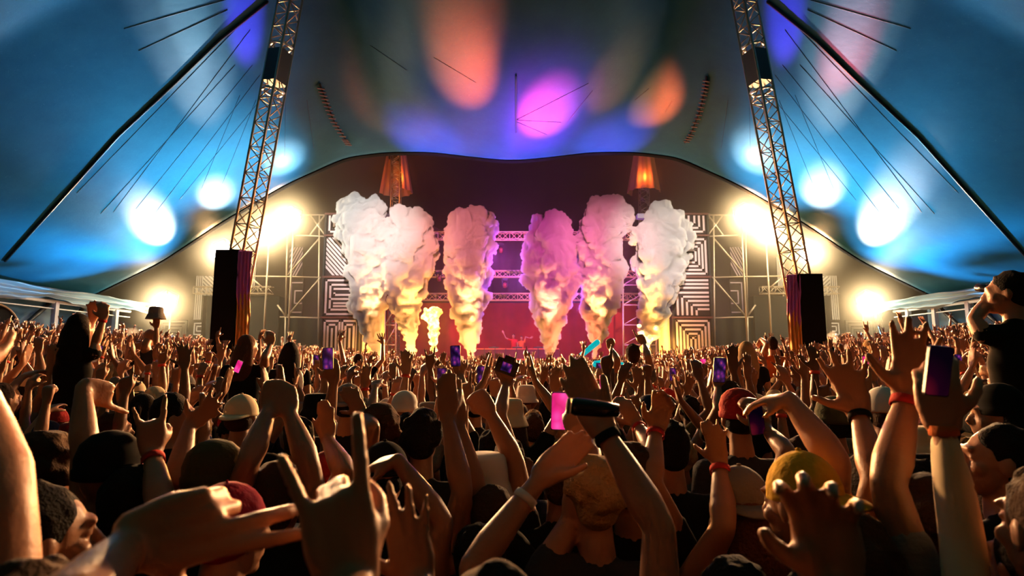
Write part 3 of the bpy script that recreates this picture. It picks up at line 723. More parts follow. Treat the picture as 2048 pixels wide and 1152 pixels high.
def banner(parent, ox, w_, h_, kind, flip=False, y=0, oz=0, th=.052, frac=(0, 1), pale=None, name='banner_panel'):
    """a printed panel; kind picks the maze-like motif"""
    mb = MB(); mb.box((ox, y, oz), (ox + w_, y + .06, oz + h_)); pn = new(name, mb.mesh('panel', [M_PANEL], False), parent)
    sb = MB()
    for line in stripes(kind):
        for i, (a, b) in enumerate(zip(line[:-1], line[1:])):
            A = V((a[0] * w_, a[1] * h_, 0)); B = V((b[0] * w_, b[1] * h_, 0)); d = (B - A).normalized(); e = th * w_ / 2
            if abs(d.x) < .01 or abs(d.y) < .01: A = A - d * e; B = B + d * e
            if flip: A.x = w_ - A.x; B.x = w_ - B.x
            g = .02 * w_; poly = clip_band(A, B, th * w_ * 1.05, g, w_ - g, g, h_ - g)
            if not poly: continue
            n = len(poly); vs = [(ox + q[0], y - .02, oz + q[1]) for q in poly] + [(ox + q[0], y, oz + q[1]) for q in poly]
            sb.add(vs, [tuple(range(n)), tuple(range(n, 2 * n))[::-1]] + [(j, (j + 1) % n, n + (j + 1) % n, n + j) for j in range(n)])
    new('stripe', sb.mesh('stripe', [pale or M_PALE], False), pn)
    return pn
for sg, kinds, side in ((-1, ('mm', 'e', 'k', 'u'), 'left'), (1, ('arch', 'corner', 'sq', 'u'), 'right')):
    xa, xb = (643, 718) if sg < 0 else (1347, 1424)
    pa, pb = px(xa, 650, YS - .6), px(xb, 650, YS - .6)
    tw = root('banner_tower', (pa.x, YS - .6, 0), 'tall tower of striped maze-pattern panels on the %s edge of the stage' % side, 'banner tower', 'maze-pattern towers flanking the stage')
    ww = pb.x - pa.x
    ys = [(716, 638), (632, 557), (552, 474), (468, 430)]
    for k, (y0, y1) in enumerate(ys):
        z0 = px(xa, y0, YS - .6).z; z1 = px(xa, y1, YS - .6).z
        if k == 3: z1 = z0 + (z1 - z0)
        banner(tw, 0.06, ww - .12, z1 - z0, kinds[k], False, 0, z0)
    zt = px(xa, 428, YS - .6).z
    for x in (0, ww): 
        mb = MB(); mb.box((x - .05, -.05, 0), (x + .05, .05, zt)); new('upright', mb.mesh('u', [M_DARKST], False), tw)
        for i in range(30):
            pass
    mb = MB(); mb.box((0, .1, 0), (ww, 1.6, zt - .1)); new('core', mb.mesh('core', [M_BLACK], False), tw)
    for y0 in (714, 635, 554, 471, 428):
        z = px(xa, y0, YS - .6).z; mb = MB(); mb.box((-.06, -.06, z - .05), (ww + .06, .06, z + .05)); new('crossbar', mb.mesh('c', [mat('rust_bar', (.12, .05, .04), rough=.6)], False), tw)
    # pale lit cloth between tower and plumes
    xa, xb = (722, 768) if sg < 0 else (1318, 1346)
    pa, pb = px(xa, 690, YS + .2), px(xb, 690, YS + .2); zc = px(xa, 560, YS).z
    def cf(u, v): return (u, YS + .2 + .05 * math.sin(u * 9), v)
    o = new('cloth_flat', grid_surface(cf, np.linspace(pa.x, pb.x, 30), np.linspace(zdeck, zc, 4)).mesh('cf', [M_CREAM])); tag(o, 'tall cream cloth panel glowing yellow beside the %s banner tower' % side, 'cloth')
# scaffold and wings
M_SC = mat('scaffold_tube', (.6, .5, .36), rough=.4, metal=.5)
def mir(x, s): return x if s < 0 else 2066 - x
for sg, side in ((-1, 'left'), (1, 'right')):
    Yw = 30.6
    sc = root('scaffold', (0, Yw, 0), 'open tube scaffold between the %s banner tower and the side wing' % side, 'scaffold', 'scaffolds beside the banner towers')
    def tb(x0, y0, x1, y1, r=.045, dy=0, nm='tube'):
        a = px(mir(x0, sg), y0, Yw + dy); b = px(mir(x1, sg), y1, Yw + dy); a.y -= Yw; b.y -= Yw
        mb = MB(); mb.bar(a, b, r, 6); new(nm, mb.mesh('tube', [M_SC]), sc)
    for t in ((498, 552, 642, 555), (560, 634, 640, 636), (575, 632, 640, 556), (576, 550, 640, 475), (500, 553, 526, 576), (555, 610, 572, 634), (600, 430, 650, 430), (590, 470, 650, 473), (571, 634, 569, 755), (575, 430, 572, 634), (639, 430, 636, 755), (500, 470, 498, 575), (498, 470, 575, 470), (620, 430, 650, 470), (650, 430, 620, 470)): tb(*t)
    for t in ((500, 470, 498, 755), (575, 430, 569, 755)): tb(*t, dy=1.2)
    # black cloth under the scaffold
    a, b = px(mir(500, sg), 700, Yw + 1.3), px(mir(640, sg), 700, Yw + 1.3); zt = px(600, 634, Yw + 1.3).z
    def cf(u, v): return (u, Yw + 1.3 + .05 * math.sin(u * 7), v)
    o = new('masking_cloth', grid_surface(cf, np.linspace(min(a.x, b.x), max(a.x, b.x), 60), np.linspace(gz(a.x) * .5, zt, 4)).mesh('cf', [M_SCREEN])); tag(o, 'black masking cloth hanging below the %s scaffold' % side, 'cloth')
    # set-back striped banners, two stacked
    for (x0, x1, y0, y1, kd, nm) in ((577, 604, 632, 558, 'hook', 'lower'), (577, 604, 552, 494, 'diag', 'upper')):
        Yb = 32.5; a, b = px(mir(x0, sg), y0, Yb), px(mir(x1, sg), y0, Yb); z1 = px(x0, y1, Yb).z
        r = root('hanging_banner', (min(a.x, b.x), Yb, a.z), '%s striped banner set back in the %s scaffold' % (nm, side), 'banner'); banner(r, 0, abs(b.x - a.x), z1 - a.z, kd, sg > 0, th=.08, name='cloth_panel')
    # wing: speaker portal framed with striped banners
    Yq = 31.5
    def P(x, y): return px(mir(x, sg), y, Yq)
    r = root('side_portal', (P(395, 700).x, Yq, 0), 'dark portal framed by striped banners on the far %s of the stage' % side, 'portal', 'side portals')
    ox = r.location.x
    for (x0, x1, y0, y1, kd) in ((388, 404, 640, 552, 'vert'), (388, 404, 672, 644, 'hook'), (386, 403, 735, 674, 'bars'), (405, 446, 592, 552, 'diag2'), (446, 500, 575, 552, 'diag'), (500, 512, 575, 515, 'vert')):
        a, b = P(x0, y0), P(x1, y0); z1 = P(x0, y1).z
        banner(r, min(a.x, b.x) - ox, abs(b.x - a.x), z1 - a.z, kd, sg > 0, -.1, a.z, th=.12 if kd in ('vert', 'bars', 'hook') else .09, pale=mat('pale_wing_print', (.6, .58, .55), rough=.7))
    a, b = P(404, 735), P(550, 735); z1 = P(404, 592).z
    mb = MB(); mb.box((min(a.x, b.x) - ox, .1, -.2), (max(a.x, b.x) - ox, 1.4, z1)); new('screen', mb.mesh('s', [M_SCREEN], False), r)
    a, b = P(400, 583), P(552, 583)
    tr, L = truss('portal_truss', (min(a.x, b.x), Yq - .5, a.z), (max(a.x, b.x), Yq - .5, a.z), .38, .7, .028, .016, M_SC, 'horizontal truss hung before the %s side portal' % side, 'truss', 'portal trusses')
    # far striped panels behind the outermost floodlight
    Yf = 33.0
    for (x0, x1, y0, y1, kd, nm) in ((296, 312, 700, 618, 'diag', 'narrow diagonal'), (316, 372, 700, 640, 'arch', 'wide arch-pattern')):
        a, b = px(mir(x0, sg), y0, Yf), px(mir(x1, sg), y0, Yf); z1 = px(x0, y1, Yf).z
        f = root('far_banner', (min(a.x, b.x), Yf, a.z), '%s banner under the outermost floodlight on the %s' % (nm, side), 'banner'); banner(f, 0, abs(b.x - a.x), z1 - a.z, kd, sg > 0, th=.07, name='cloth_panel', pale=mat('pale_wing_print'))
        mb = MB(); mb.box((0, .08, -a.z + gz(a.x) - .05), (.08, .16, 0)); mb.box((abs(b.x - a.x) - .08, .08, -a.z + gz(a.x) - .05), (abs(b.x - a.x), .16, 0)); new('stand', mb.mesh('s', [M_DARKST], False), f)
    # small steel grey platform strip on the tower top
a = px(1275, 432, 31.2); b = px(1420, 428, 31.2)
r = root('roof_beam', a, 'grey flat beam on top of the tower right of the stage', 'beam'); mb = MB(); mb.box((0, 0, -.12), (b.x - a.x, .4, .14)); new('slab', mb.mesh('b', [mat('grey_paint', (.35, .36, .4))], False), r)
a = px(655, 432, 31.2); b = px(800, 432, 31.2)
r = root('roof_beam', a, 'grey flat beam on top of the tower left of the stage', 'beam'); mb = MB(); mb.box((0, 0, -.12), (b.x - a.x, .4, .14)); new('slab', mb.mesh('b', [mat('grey_paint')], False), r)
# side scaffolds within the stage
for (x0, x1, side) in ((770, 792, 'left'), (1246, 1312, 'right')):
    r = root('wing_scaffold', (0, 32.5, 0), 'orange-lit tube scaffold inside the stage on its %s' % side, 'scaffold')
    for x in (x0, x1):
        a, b = px(x, 700, 32.5), px(x, 560, 32.5); mb = MB(); mb.bar((a.x, 0, zdeck), (b.x, 0, b.z), .05); new('tube', mb.mesh('t', [M_SC]), r)
    for y in (570, 610, 650, 690):
        a, b = px(x0, y, 32.5), px(x1, y, 32.5); mb = MB(); mb.bar((a.x, 0, a.z), (b.x, 0, b.z), .035); new('tube', mb.mesh('t', [M_SC]), r)
        a, b = px(x0, y, 32.5), px(x1, y - 38, 32.5); mb = MB(); mb.bar((a.x, 0, a.z), (b.x, 0, b.z), .03); new('diagonal', mb.mesh('t', [M_SC]), r)
# floodlights
for i, (fx, fy) in enumerate(FLOODS):
    p = px(fx, fy, 29.5); side = 'left' if fx < 1000 else 'right'
    nm = ('innermost and highest', 'second from the stage', 'third from the stage, by the mast', 'outermost and lowest')[i % 4]
    r = root('floodlight', p, 'glaring white floodlight on the %s, %s' % (side, nm), 'floodlight', 'floodlights beside the stage')
    mb = MB(); mb.lathe([(.10, .32), (.22, .22), (.34, .02), (.36, -.02), (.33, -.02), (.3, .02), (.08, .2)], (0, 0, 0), 24, Matrix.Rotation(-pi / 2, 3, 'X')); new('housing', mb.mesh('h', [M_DARKST]), r)
    mb = MB(); mb.lathe([(.31, 0), (.2, -.05), (.01, -.07)], (0, -.0, 0), 24, Matrix.Rotation(-pi / 2, 3, 'X')); new('lens', mb.mesh('l', [M_LAMP]), r)
    mb = MB(); mb.tube([(-.4, 0, 0), (-.42, .05, .3), (0, .05, .5), (.42, .05, .3), (.4, 0, 0)], [.02] * 5, 6, 1); new('yoke', mb.mesh('y', [M_DARKST]), r)
    r.scale = (1.5, 1.5, 1.5)
    mb = MB(); zb_ = (gz(p.x) - p.z) / 1.5; mb.bar((0, .35, zb_), (0, .35, .1), .03); mb.bar((0, .35, 0), (0, .1, .45), .03); new('stand', mb.mesh('s', [M_SC]), r)

# ------------------------------------------------------------------ haze, smoke, flames
def vol_mat(name, dens, col, an=0.0, absorb=None):
    m = bpy.data.materials.new(name); m.use_nodes = True; nt = m.node_tree; nt.nodes.remove(nt.nodes['Principled BSDF'])
    s = nt.nodes.new('ShaderNodeVolumeScatter'); s.inputs['Color'].default_value = (*col, 1); s.inputs['Density'].default_value = dens; s.inputs['Anisotropy'].default_value = an
    nt.links.new(s.outputs[0], nt.nodes['Material Output'].inputs['Volume']); return m
mb = MB(); mb.box((-25, 28.0, 0.05), (25, 43, 15.5))
M_HZ = vol_mat('stage_haze', .02, (1, .84, .58), .25)
nt = M_HZ.node_tree; tc = nt.nodes.new('ShaderNodeTexCoord'); sx_ = nt.nodes.new('ShaderNodeSeparateXYZ'); ab = nt.nodes.new('ShaderNodeMath'); ab.operation = 'ABSOLUTE'
mr = nt.nodes.new('ShaderNodeMapRange'); mr.interpolation_type = 'SMOOTHSTEP'; mr.inputs[1].default_value = 5; mr.inputs[2].default_value = 14; mr.inputs[3].default_value = .011; mr.inputs[4].default_value = .042
nt.links.new(tc.outputs['Object'], sx_.inputs[0]); nt.links.new(sx_.outputs[0], ab.inputs[0]); nt.links.new(ab.outputs[0], mr.inputs[0]); nt.links.new(mr.outputs[0], nt.nodes['Volume Scatter'].inputs['Density'])
hz = new('haze', mb.mesh('haze', [M_HZ], False)); hz['kind'] = 'stuff'; hz['label'] = 'thin warm haze around the stage, thickest by the floodlights'; hz['category'] = 'haze'
M_HALO = vol_mat('lamp_glow_haze', .10, (1, .86, .62), .0)
nt = M_HALO.node_tree; tc = nt.nodes.new('ShaderNodeTexCoord'); ln = nt.nodes.new('ShaderNodeVectorMath'); ln.operation = 'LENGTH'
mr = nt.nodes.new('ShaderNodeMapRange'); mr.inputs[1].default_value = 2.4; mr.inputs[2].default_value = 0; mr.inputs[3].default_value = 0; mr.inputs[4].default_value = .75
pw = nt.nodes.new('ShaderNodeMath'); pw.operation = 'POWER'; pw.inputs[1].default_value = 2.2
nt.links.new(tc.outputs['Object'], ln.inputs[0]); nt.links.new(ln.outputs['Value'], mr.inputs[0]); nt.links.new(mr.outputs[0], pw.inputs[0]); nt.links.new(pw.outputs[0], nt.nodes['Volume Scatter'].inputs['Density'])
for i, (fx, fy) in enumerate(FLOODS):
    p = px(fx, fy, 29.0); hb = MB(); hb.ell((0, 0, 0), 2.4, 2.2, 2.4, None, 24, 16)  # haze balls added to shape a soft glow round each floodlight
    o = new('haze', hb.mesh('haze', [M_HALO]), None, p); o['kind'] = 'stuff'; o['category'] = 'haze'; o['label'] = 'thicker lit haze hanging around the %s floodlight on the %s' % (('innermost', 'second', 'third', 'outermost')[i % 4], 'left' if fx < 1000 else 'right')
M_SMOKE = vol_mat('smoke', 11.0, (.985, .97, .96), 0.0)
PLUMES = {
 'white smoke plume, leftmost of the six, beside the left banner tower': [(753, 722, 4), (750, 700, 9), (745, 675, 14), (742, 645, 20), (738, 610, 27), (735, 575, 30), (736, 540, 33), (736, 505, 36), (730, 470, 40), (714, 440, 36), (708, 422, 26), (752, 418, 20), (690, 462, 17), (735, 430, 26)],
 'pink smoke plume left of the tall flame': [(822, 726, 3), (822, 700, 8), (820, 670, 12), (816, 635, 19), (812, 600, 27), (812, 565, 35), (814, 530, 38), (816, 495, 42), (818, 465, 40), (798, 448, 22), (842, 452, 20), (858, 490, 14), (852, 522, 13), (840, 575, 12)],
 'orange and pink smoke plume just right of the tall flame': [(940, 716, 5), (940, 690, 12), (939, 660, 19), (938, 625, 26), (938, 590, 32), (938, 555, 36), (938, 520, 39), (938, 485, 42), (944, 455, 38), (922, 448, 22), (968, 450, 20), (984, 495, 12), (902, 540, 14), (972, 545, 12)],
 'violet-edged smoke plume right of the stage centre': [(1100, 722, 4), (1100, 695, 11), (1100, 665, 18), (1101, 630, 26), (1102, 595, 34), (1102, 560, 40), (1100, 525, 42), (1100, 490, 42), (1102, 462, 34), (1122, 457, 20), (1082, 458, 18), (1060, 500, 15), (1058, 555, 14), (1145, 558, 15), (1148, 500, 10)],
 'tallest pink smoke plume, second from the right': [(1190, 714, 4), (1192, 690, 9), (1195, 655, 18), (1198, 620, 26), (1202, 585, 33), (1205, 550, 37), (1204, 515, 38), (1200, 480, 38), (1208, 450, 36), (1222, 424, 30), (1246, 440, 18), (1192, 408, 14), (1226, 402, 12), (1168, 545, 14), (1236, 575, 12), (1172, 480, 13)],
 'cream smoke plume, rightmost of the six, rising out of flames': [(1292, 690, 8), (1298, 660, 17), (1306, 625, 25), (1313, 590, 31), (1316, 555, 36), (1320, 520, 40), (1324, 485, 43), (1328, 455, 38), (1318, 438, 22), (1362, 466, 22), (1375, 480, 13), (1280, 468, 15), (1268, 480, 9), (1368, 520, 12), (1358, 560, 10)],
}
RP = random.Random(11)
def puffs(mb, blobs, Y, lv=((24, .42), (44, .2)), zz=None):
    for bx_, by_, br in blobs:
        c = px(bx_, by_, Y); r = br / FPX * Y * 1.0
        c.y += RP.uniform(-.15, .15) * r
        mb.ell(c, r, r, r * 1.05, None, 14, 10)
    for (cnt, fr) in lv:
        for bx_, by_, br in blobs:
            r = br / FPX * Y; c = px(bx_, by_, Y)
            m_ = int(cnt * (1.0 if br > 12 else .5))
            for _ in range(m_):
                a = RP.uniform(0, 2 * pi); b = math.asin(RP.uniform(-.9, 1)); rr = r * fr * RP.uniform(.55, 1.25)
                q = c + V((math.cos(a) * math.cos(b), math.sin(a) * math.cos(b), math.sin(b))) * r * RP.uniform(.88, 1.1)
                mb.ell(q, rr, rr, rr, None, 8, 6)
for i, (lab, bl) in enumerate(PLUMES.items()):
    # denser chain between the given centres
    Yp = 28.4; mb = MB(); full = []
    puffs(mb, bl, Yp)
    for a, b in zip(bl[:-1], bl[1:]):
        if abs(a[0] - b[0]) < 22 and 0 < a[1] - b[1] < 50 and b[2] > a[2] * .6:
            for f in (.33, .67): full.append((a[0] + (b[0] - a[0]) * f, a[1] + (b[1] - a[1]) * f, a[2] + (b[2] - a[2]) * f))
    puffs(mb, full, Yp, ((14, .35), (24, .18)))
    base = px(bl[0][0], bl[0][1], Yp)
    me = remesh(mb, .06, [M_SMOKE], 0, None, 'smoke')
    # finer cauliflower relief
    co = np.empty(len(me.vertices) * 3, np.float32); me.vertices.foreach_get('co', co); co = co.reshape(-1, 3)
    nn = np.empty(len(me.vertices) * 3, np.float32); me.vertices.foreach_get('normal', nn); nn = nn.reshape(-1, 3)
    dsp = np.array([noise.noise(V(c_) * 2.4) * .13 + noise.noise(V(c_) * 6.) * .085 + noise.noise(V(c_) * 13) * .03 for c_ in co], np.float32)
    co = co + nn * dsp[:, None] - np.array(base, np.float32); me.vertices.foreach_set('co', co.ravel().astype(np.float32)); me.update()
    o = new('smoke_plume', me, None, base); tag(o, lab, 'smoke', 'smoke plumes from the stage edge')
    jet = root('smoke_jet', (base.x, Yp, 0), 'small black smoke jet under the %s' % ' '.join(lab.replace(',', '').split()[:9]), 'machine', 'smoke jets at the stage edge')
    m_ = MB(); m_.box((-.2, -.2, 0), (.2, .2, base.z - .15)); new('body', m_.mesh('b', [M_BLACK], False), jet); m_ = MB(); m_.lathe([(.06, 0), (.09, .16), (.05, .16)], (0, 0, base.z - .16), 12); new('nozzle', m_.mesh('n', [M_STEEL]), jet)
M_PUFF = vol_mat('breath_smoke', 1.6, (.9, .97, 1))
for lab, bl, Yp in (('small white puff of smoke low before the outermost left floodlight', [(262, 676, 7), (268, 664, 8), (258, 664, 5), (272, 674, 6)], 15.0),
                    ('thin white smoke drifting by the long-haired rider on the left', [(188, 716, 8), (192, 700, 9), (189, 686, 7)], 5.6),
                    ('bluish puff of smoke right of the right mast', [(1668, 684, 10), (1660, 674, 8), (1678, 690, 9), (1690, 694, 7), (1666, 668, 6)], 16.0)):
    mb = MB(); puffs(mb, bl, Yp, ((16, .45), (16, .25))); base = px(bl[0][0], bl[0][1], Yp); me = remesh(mb, .03 if Yp > 10 else .014, [M_PUFF], 1, None, 'puff')
    me.transform(Matrix.Translation(-base)); o = new('smoke_puff', me, None, base); tag(o, lab, 'smoke')
def flame_nodes(nt, b):
    tc = nt.nodes.new('ShaderNodeTexCoord'); n = nt.nodes.new('ShaderNodeTexNoise'); n.inputs['Scale'].default_value = 3.2; n.inputs['Detail'].default_value = 6
    nt.links.new(tc.outputs['Object'], n.inputs['Vector'])
    r = nt.nodes.new('ShaderNodeValToRGB'); r.color_ramp.elements[0].position = .3; r.color_ramp.elements[0].color = (2.2, .55, .02, 1); r.color_ramp.elements[1].position = .62; r.color_ramp.elements[1].color = (4, 2.8, 1.2, 1)
    e = r.color_ramp.elements.new(.45); e.color = (3.2, 1.7, .3, 1)
    nt.links.new(n.outputs['Fac'], r.inputs[0]); nt.links.new(r.outputs[0], b.inputs['Emission Color']); b.inputs['Emission Strength'].default_value = 1
    b.inputs['Base Color'].default_value = (0, 0, 0, 1)
M_FLAME = mat('flame', fn=flame_nodes)
for lab, bl, Yp in (('tall bright flame between the second and third smoke plumes', [(868, 712, 3), (868, 698, 6), (868, 684, 8), (868, 670, 9), (868, 656, 11), (866, 644, 11), (864, 634, 13), (856, 629, 10), (874, 624, 9), (852, 634, 7), (866, 622, 9)], 30.5),
                    ('low yellow flame licking up the rightmost smoke plume', [(1284, 712, 3), (1286, 698, 7), (1290, 684, 9), (1283, 668, 6), (1300, 676, 6), (1278, 652, 4), (1312, 656, 5)], 28.0)):
    mb = MB(); puffs(mb, bl, Yp, ((16, .4), (18, .2))); base = px(bl[0][0], bl[0][1], Yp); me = remesh(mb, .035, [M_FLAME], 1)
    me.transform(Matrix.Translation(-base)); o = new('flame', me, None, base); tag(o, lab, 'flame')
    jet = root('flame_jet', (base.x, Yp, 0), 'small black flame nozzle under the %s' % ('tall bright flame' if Yp > 29 else 'low yellow flame'), 'machine')
    zz = zdeck if Yp > 30 else 0
    m_ = MB(); m_.box((-.15, -.15, zz), (.15, .15, base.z - .1)); new('body', m_.mesh('b', [M_BLACK], False), jet); m_ = MB(); m_.lathe([(.05, 0), (.08, .12), (.04, .12)], (0, 0, base.z - .12), 12); new('nozzle', m_.mesh('n', [M_STEEL]), jet)

# ------------------------------------------------------------------ the crowd
TAKEN = []      # ground positions already used: (x, y, radius)
HEROLOG = []
def apply_parts(r, parts, skin, top, hair, hatc, scale=None):
    for nm, me in parts.items():
        o = new(nm, me, r)
        if nm == 'body': objmat(o, SKINS[skin])
        elif nm == 'shirt': objmat(o, CLOTHM[top])
        elif nm == 'hair': objmat(o, HAIRM[hair])
        elif nm == 'hat': objmat(o, CLOTHM[hatc or 'black'])
def hero(label, Y, head=None, yaw=0, tilt=0, hair=('short', 'black'), hat=None, top='black', arms=(), skin=1, vox=.0098, g=1.0, lower='stand', longsl=False, sleeve=.4, sink=0):
    """head and arms are given where the photograph shows them: (x, y) seen from the camera at distance Y (+ dy)"""
    A = {}
    for a in arms:
        el = px(a['e'][0], a['e'][1], Y + a['e'][2]); wr = px(a['w'][0], a['w'][1], Y + a['w'][2]); tp = px(a['t'][0], a['t'][1], Y + a['t'][2])
        if (wr - el).length < .22:       # a foreshortened forearm: the elbow is nearer along its sight line
            for _ in range(60):
                el = camo.location + (el - camo.location) * .995
                if (wr - el).length > .225: break
        A[a['s']] = (el, wr, tp, a)
    if head: c = px(head[0], head[1], Y)
    else:
        el = [v[0] for v in A.values()]
        if len(A) == 2: c = (el[0] + el[1]) / 2 + V((0, 0, .03)); c.y = Y
        else: s = list(A)[0]; sg = -1 if s == 0 else 1; c = el[0] + V((-sg * .23, 0, .04)); c.y = Y
    g0 = gz(c.x)
    org = V((c.x, Y, g0)); TAKEN.append((c.x, Y, .30))
    cl = c - org
    J = dict(c=cl, yaw=yaw, tilt=tilt, bx=0.0, by=-.03, hipz=max(.45, cl.z - .74), sh=[V((-.185, -.04, cl.z - .235)), V((.185, -.04, cl.z - .235))], arms={})
    bands = []
    for s, (el, wr, tp, a) in A.items():
        el, wr, tp = el - org, wr - org, tp - org
        d = tp - wr; hs = max(.8, min(1.25, d.length / .185)) if a.get('pose', 'open') in ('open', 'spread', 'flat', 'relax') else a.get('hs', 1.05)
        hs = a.get('hs', hs)
        d.normalize(); view = (org + wr - camo.location).normalized()
        nr = view if a.get('palm', 'F') == 'F' else -view
        if 'n' in a: nr = V(a['n'])
        t = d.cross((nr - d * nr.dot(d)).normalized()); right = V((1, 0, 0))
        side = 1 if (t.dot(right) > 0) == (a.get('th', 'R') == 'R') else -1
        if abs(d.x) > .8:   # hand lies across: thumb choice is up or down
            side = 1 if (t.z > 0) == (a.get('th', 'R') in 'RU') else -1
        J['arms'][s] = (el, wr, d, nr, a.get('pose', 'open'), hs, side)
        # let the shoulder follow a strongly raised arm
        L = (el - J['sh'][s]).length
        if L > .33: J['sh'][s] = J['sh'][s] + (el - J['sh'][s]).normalized() * min(L - .33, .14 if head else 1)
        HEROLOG.append((label[:46], round((el - J['sh'][s]).length, 2), round((wr - el).length, 2), round((tp - wr).length, 2)))
        if a.get('band'): bands.append((el, wr, a['band']))
    parts = person_meshes(J, vox if Y < 2.6 else max(vox, .0118) if Y < 4.8 else .0125, 10, hair[0] if hair else None, hat[0] if hat else None, g, sleeve, longsl, lower)
    r = root('person', org, label, 'person')
    apply_parts(r, parts, skin, top, hair[1] if hair else 'black', hat[1] if hat else None)
    for el, wr, (col, f) in bands:
        o = new('wristband', band_mb(el, wr, f, .031 * g, .011).mesh('band', [CLOTHM[col] if col in CLOTHM else M_RED]), r)
    return r
def A_(s, e, w_, t, **k):
    z = lambda p: p if len(p) == 3 else (*p, 0)
    return dict(s=s, e=z(e), w=z(w_), t=z(t), **k)
def phone(p, x, y, Y, wpx, label, scr='v', tilt=0.0, rx=0.12):
    s = wpx / FPX * Y / .074
    r = root('smartphone', px(x, y, Y), label, 'phone')
    r.rotation_euler = (rx, tilt, 0)
    a, b = .037 * s, .077 * s
    def rr(a, b, y0, y1):
        mb = MB(); c = .008 * s; pts = []
        for sx, sz, a0 in ((1, 1, 0), (-1, 1, 1), (-1, -1, 2), (1, -1, 3)):
            for k in range(4): an = (a0 + k / 3) * pi / 2; pts.append((sx * (a - c) + c * math.cos(an), sz * (b - c) + c * math.sin(an)))
        n = len(pts); mb.add([(u, y0, v) for u, v in pts] + [(u, y1, v) for u, v in pts], [tuple(range(n)), tuple(range(n, 2 * n))[::-1]] + [(j, (j + 1) % n, n + (j + 1) % n, n + j) for j in range(n)]); return mb
    new('case', rr(a, b, -.004, .004).mesh('case', [M_GLASS], False), r)
    new('screen', rr(a * .92, b * .95, -.0052, -.004).mesh('screen', [{'v': M_SCR1, 'p': M_SCR2, 'd': M_SCR3}[scr]], False), r)
    m_ = MB(); m_.lathe([(.005 * s, -.0012), (.006 * s, 0)], (a * .6, .005, b * .8), 10, Matrix.Rotation(pi / 2, 3, 'X')); new('camera_lens', m_.mesh('lens', [M_STEEL]), r)
    return r

# nearest hands and arms
hero('person whose big blurred hand points right at the lower left', .78, head=(60, 1330), hair=('short', 'brown'), vox=.006, skin=0, arms=[A_(0, (70, 1290, .02), (262, 1085, .0), (482, 1030, .02), pose='gun', th='D', palm='F', hs=1.15)])
hero('person holding up two fingers as horns, blurred, at the bottom centre-left', .72, head=(860, 1420), hair=('short', 'black'), vox=.006, skin=0, arms=[A_(0, (745, 1400, .0), (700, 1165, .0), (668, 985, .0), pose='horns', th='R', palm='F', hs=1.05)])
hero('person raising an open hand with a ring beside the blurred horns hand', .92, head=(985, 1300), vox=.006, skin=2, arms=[A_(0, (880, 1400, .0), (835, 1170, .0), (800, 1000, .02), pose='open', th='L', palm='F')])
hero('person with curled orange-lit fingers in front of the yellow cap', .88, head=(1560, 1400), vox=.006, skin=1, arms=[A_(1, (1690, 1400, .0), (1668, 1172, .0), (1640, 1010, .0), pose='claw', th='L', palm='C', hs=1.1)])
hero('person with a bare shoulder and raised arm cut by the left edge', .85, head=(-190, 1200), vox=.0072, skin=0, sleeve=-1, arms=[A_(1, (0, 1015, .0), (-60, 760, .05), (-80, 640, .05), pose='relax', g=1.2)], g=1.15)
hero('short-haired person in a dark top with a lit ear, low at the left edge', 1.35, head=(88, 1085), yaw=-.75, hair=('short', 'black'), vox=.0072, skin=1)
hero('person in a crimson headscarf at the lower left', 1.55, head=(462, 1070), yaw=-.5, hair=None, hat=('scarf', 'crimson'), vox=.0072, skin=0)
hero('person in a dark brimmed cap just behind the crimson headscarf', 1.95, head=(497, 1035), hair=('short', 'black'), hat=('cap', 'black'), skin=1)
hero('person in a yellow cap worn low, lower right', 1.55, head=(1602, 1012), yaw=.5, tilt=-.1, hair=('short', 'brown'), hat=('capback', 'yellow'), vox=.0072, skin=1, top='charcoal')
hero('person raising a long arm with a dark wrist strap at the centre', 1.42, head=(1465, 1225), hair=('short', 'black'), vox=.0072, skin=0, arms=[A_(0, (1318, 1055, .0), (1207, 862, .1), (1128, 706, .18), pose='flat', th='R', palm='C', band=('black', .93), hs=1.1)], g=1.06)
hero('person with a big open hand, red wristband and grey sleeve on the right', 1.4, head=(1690, 1150), hair=('curly', 'brown'), vox=.0072, skin=1, top='grey', sleeve=.6, arms=[A_(1, (1775, 965, .0), (1815, 795, .05), (1832, 645, .05), pose='open', th='L', palm='C', band=('red', .93))], g=1.05)
hero('person in a cream long sleeve holding a phone high on the right', 1.28, head=(2075, 1150), hair=('short', 'black'), vox=.0072, skin=0, top='cream', longsl=True, g=.84, arms=[A_(0, (1926, 1085, .0), (1885, 850, .0), (1874, 770, .0), pose='grip', th='R', palm='F', band=('orange', .96), hs=1.05)])
phone(None, 1876, 742, 1.22, 48, 'large smartphone in a pale case held up beside the big open hand', 'd', .10, .15)
hero('person crossing a long bare arm with silver bracelets at the bottom centre', 1.55, head=(860, 1300), hair=('long', 'brown'), vox=.0072, skin=0, sleeve=.2, arms=[A_(1, (945, 1135, .0), (1082, 955, .1), (1170, 872, .2), pose='flat', th='R', palm='C', band=('white', .75))])
hero('person in a tilted pose at the lower right corner with a bare shoulder', 1.15, head=(2110, 1065), hair=('short', 'brown'), vox=.006, skin=0, sleeve=-1)
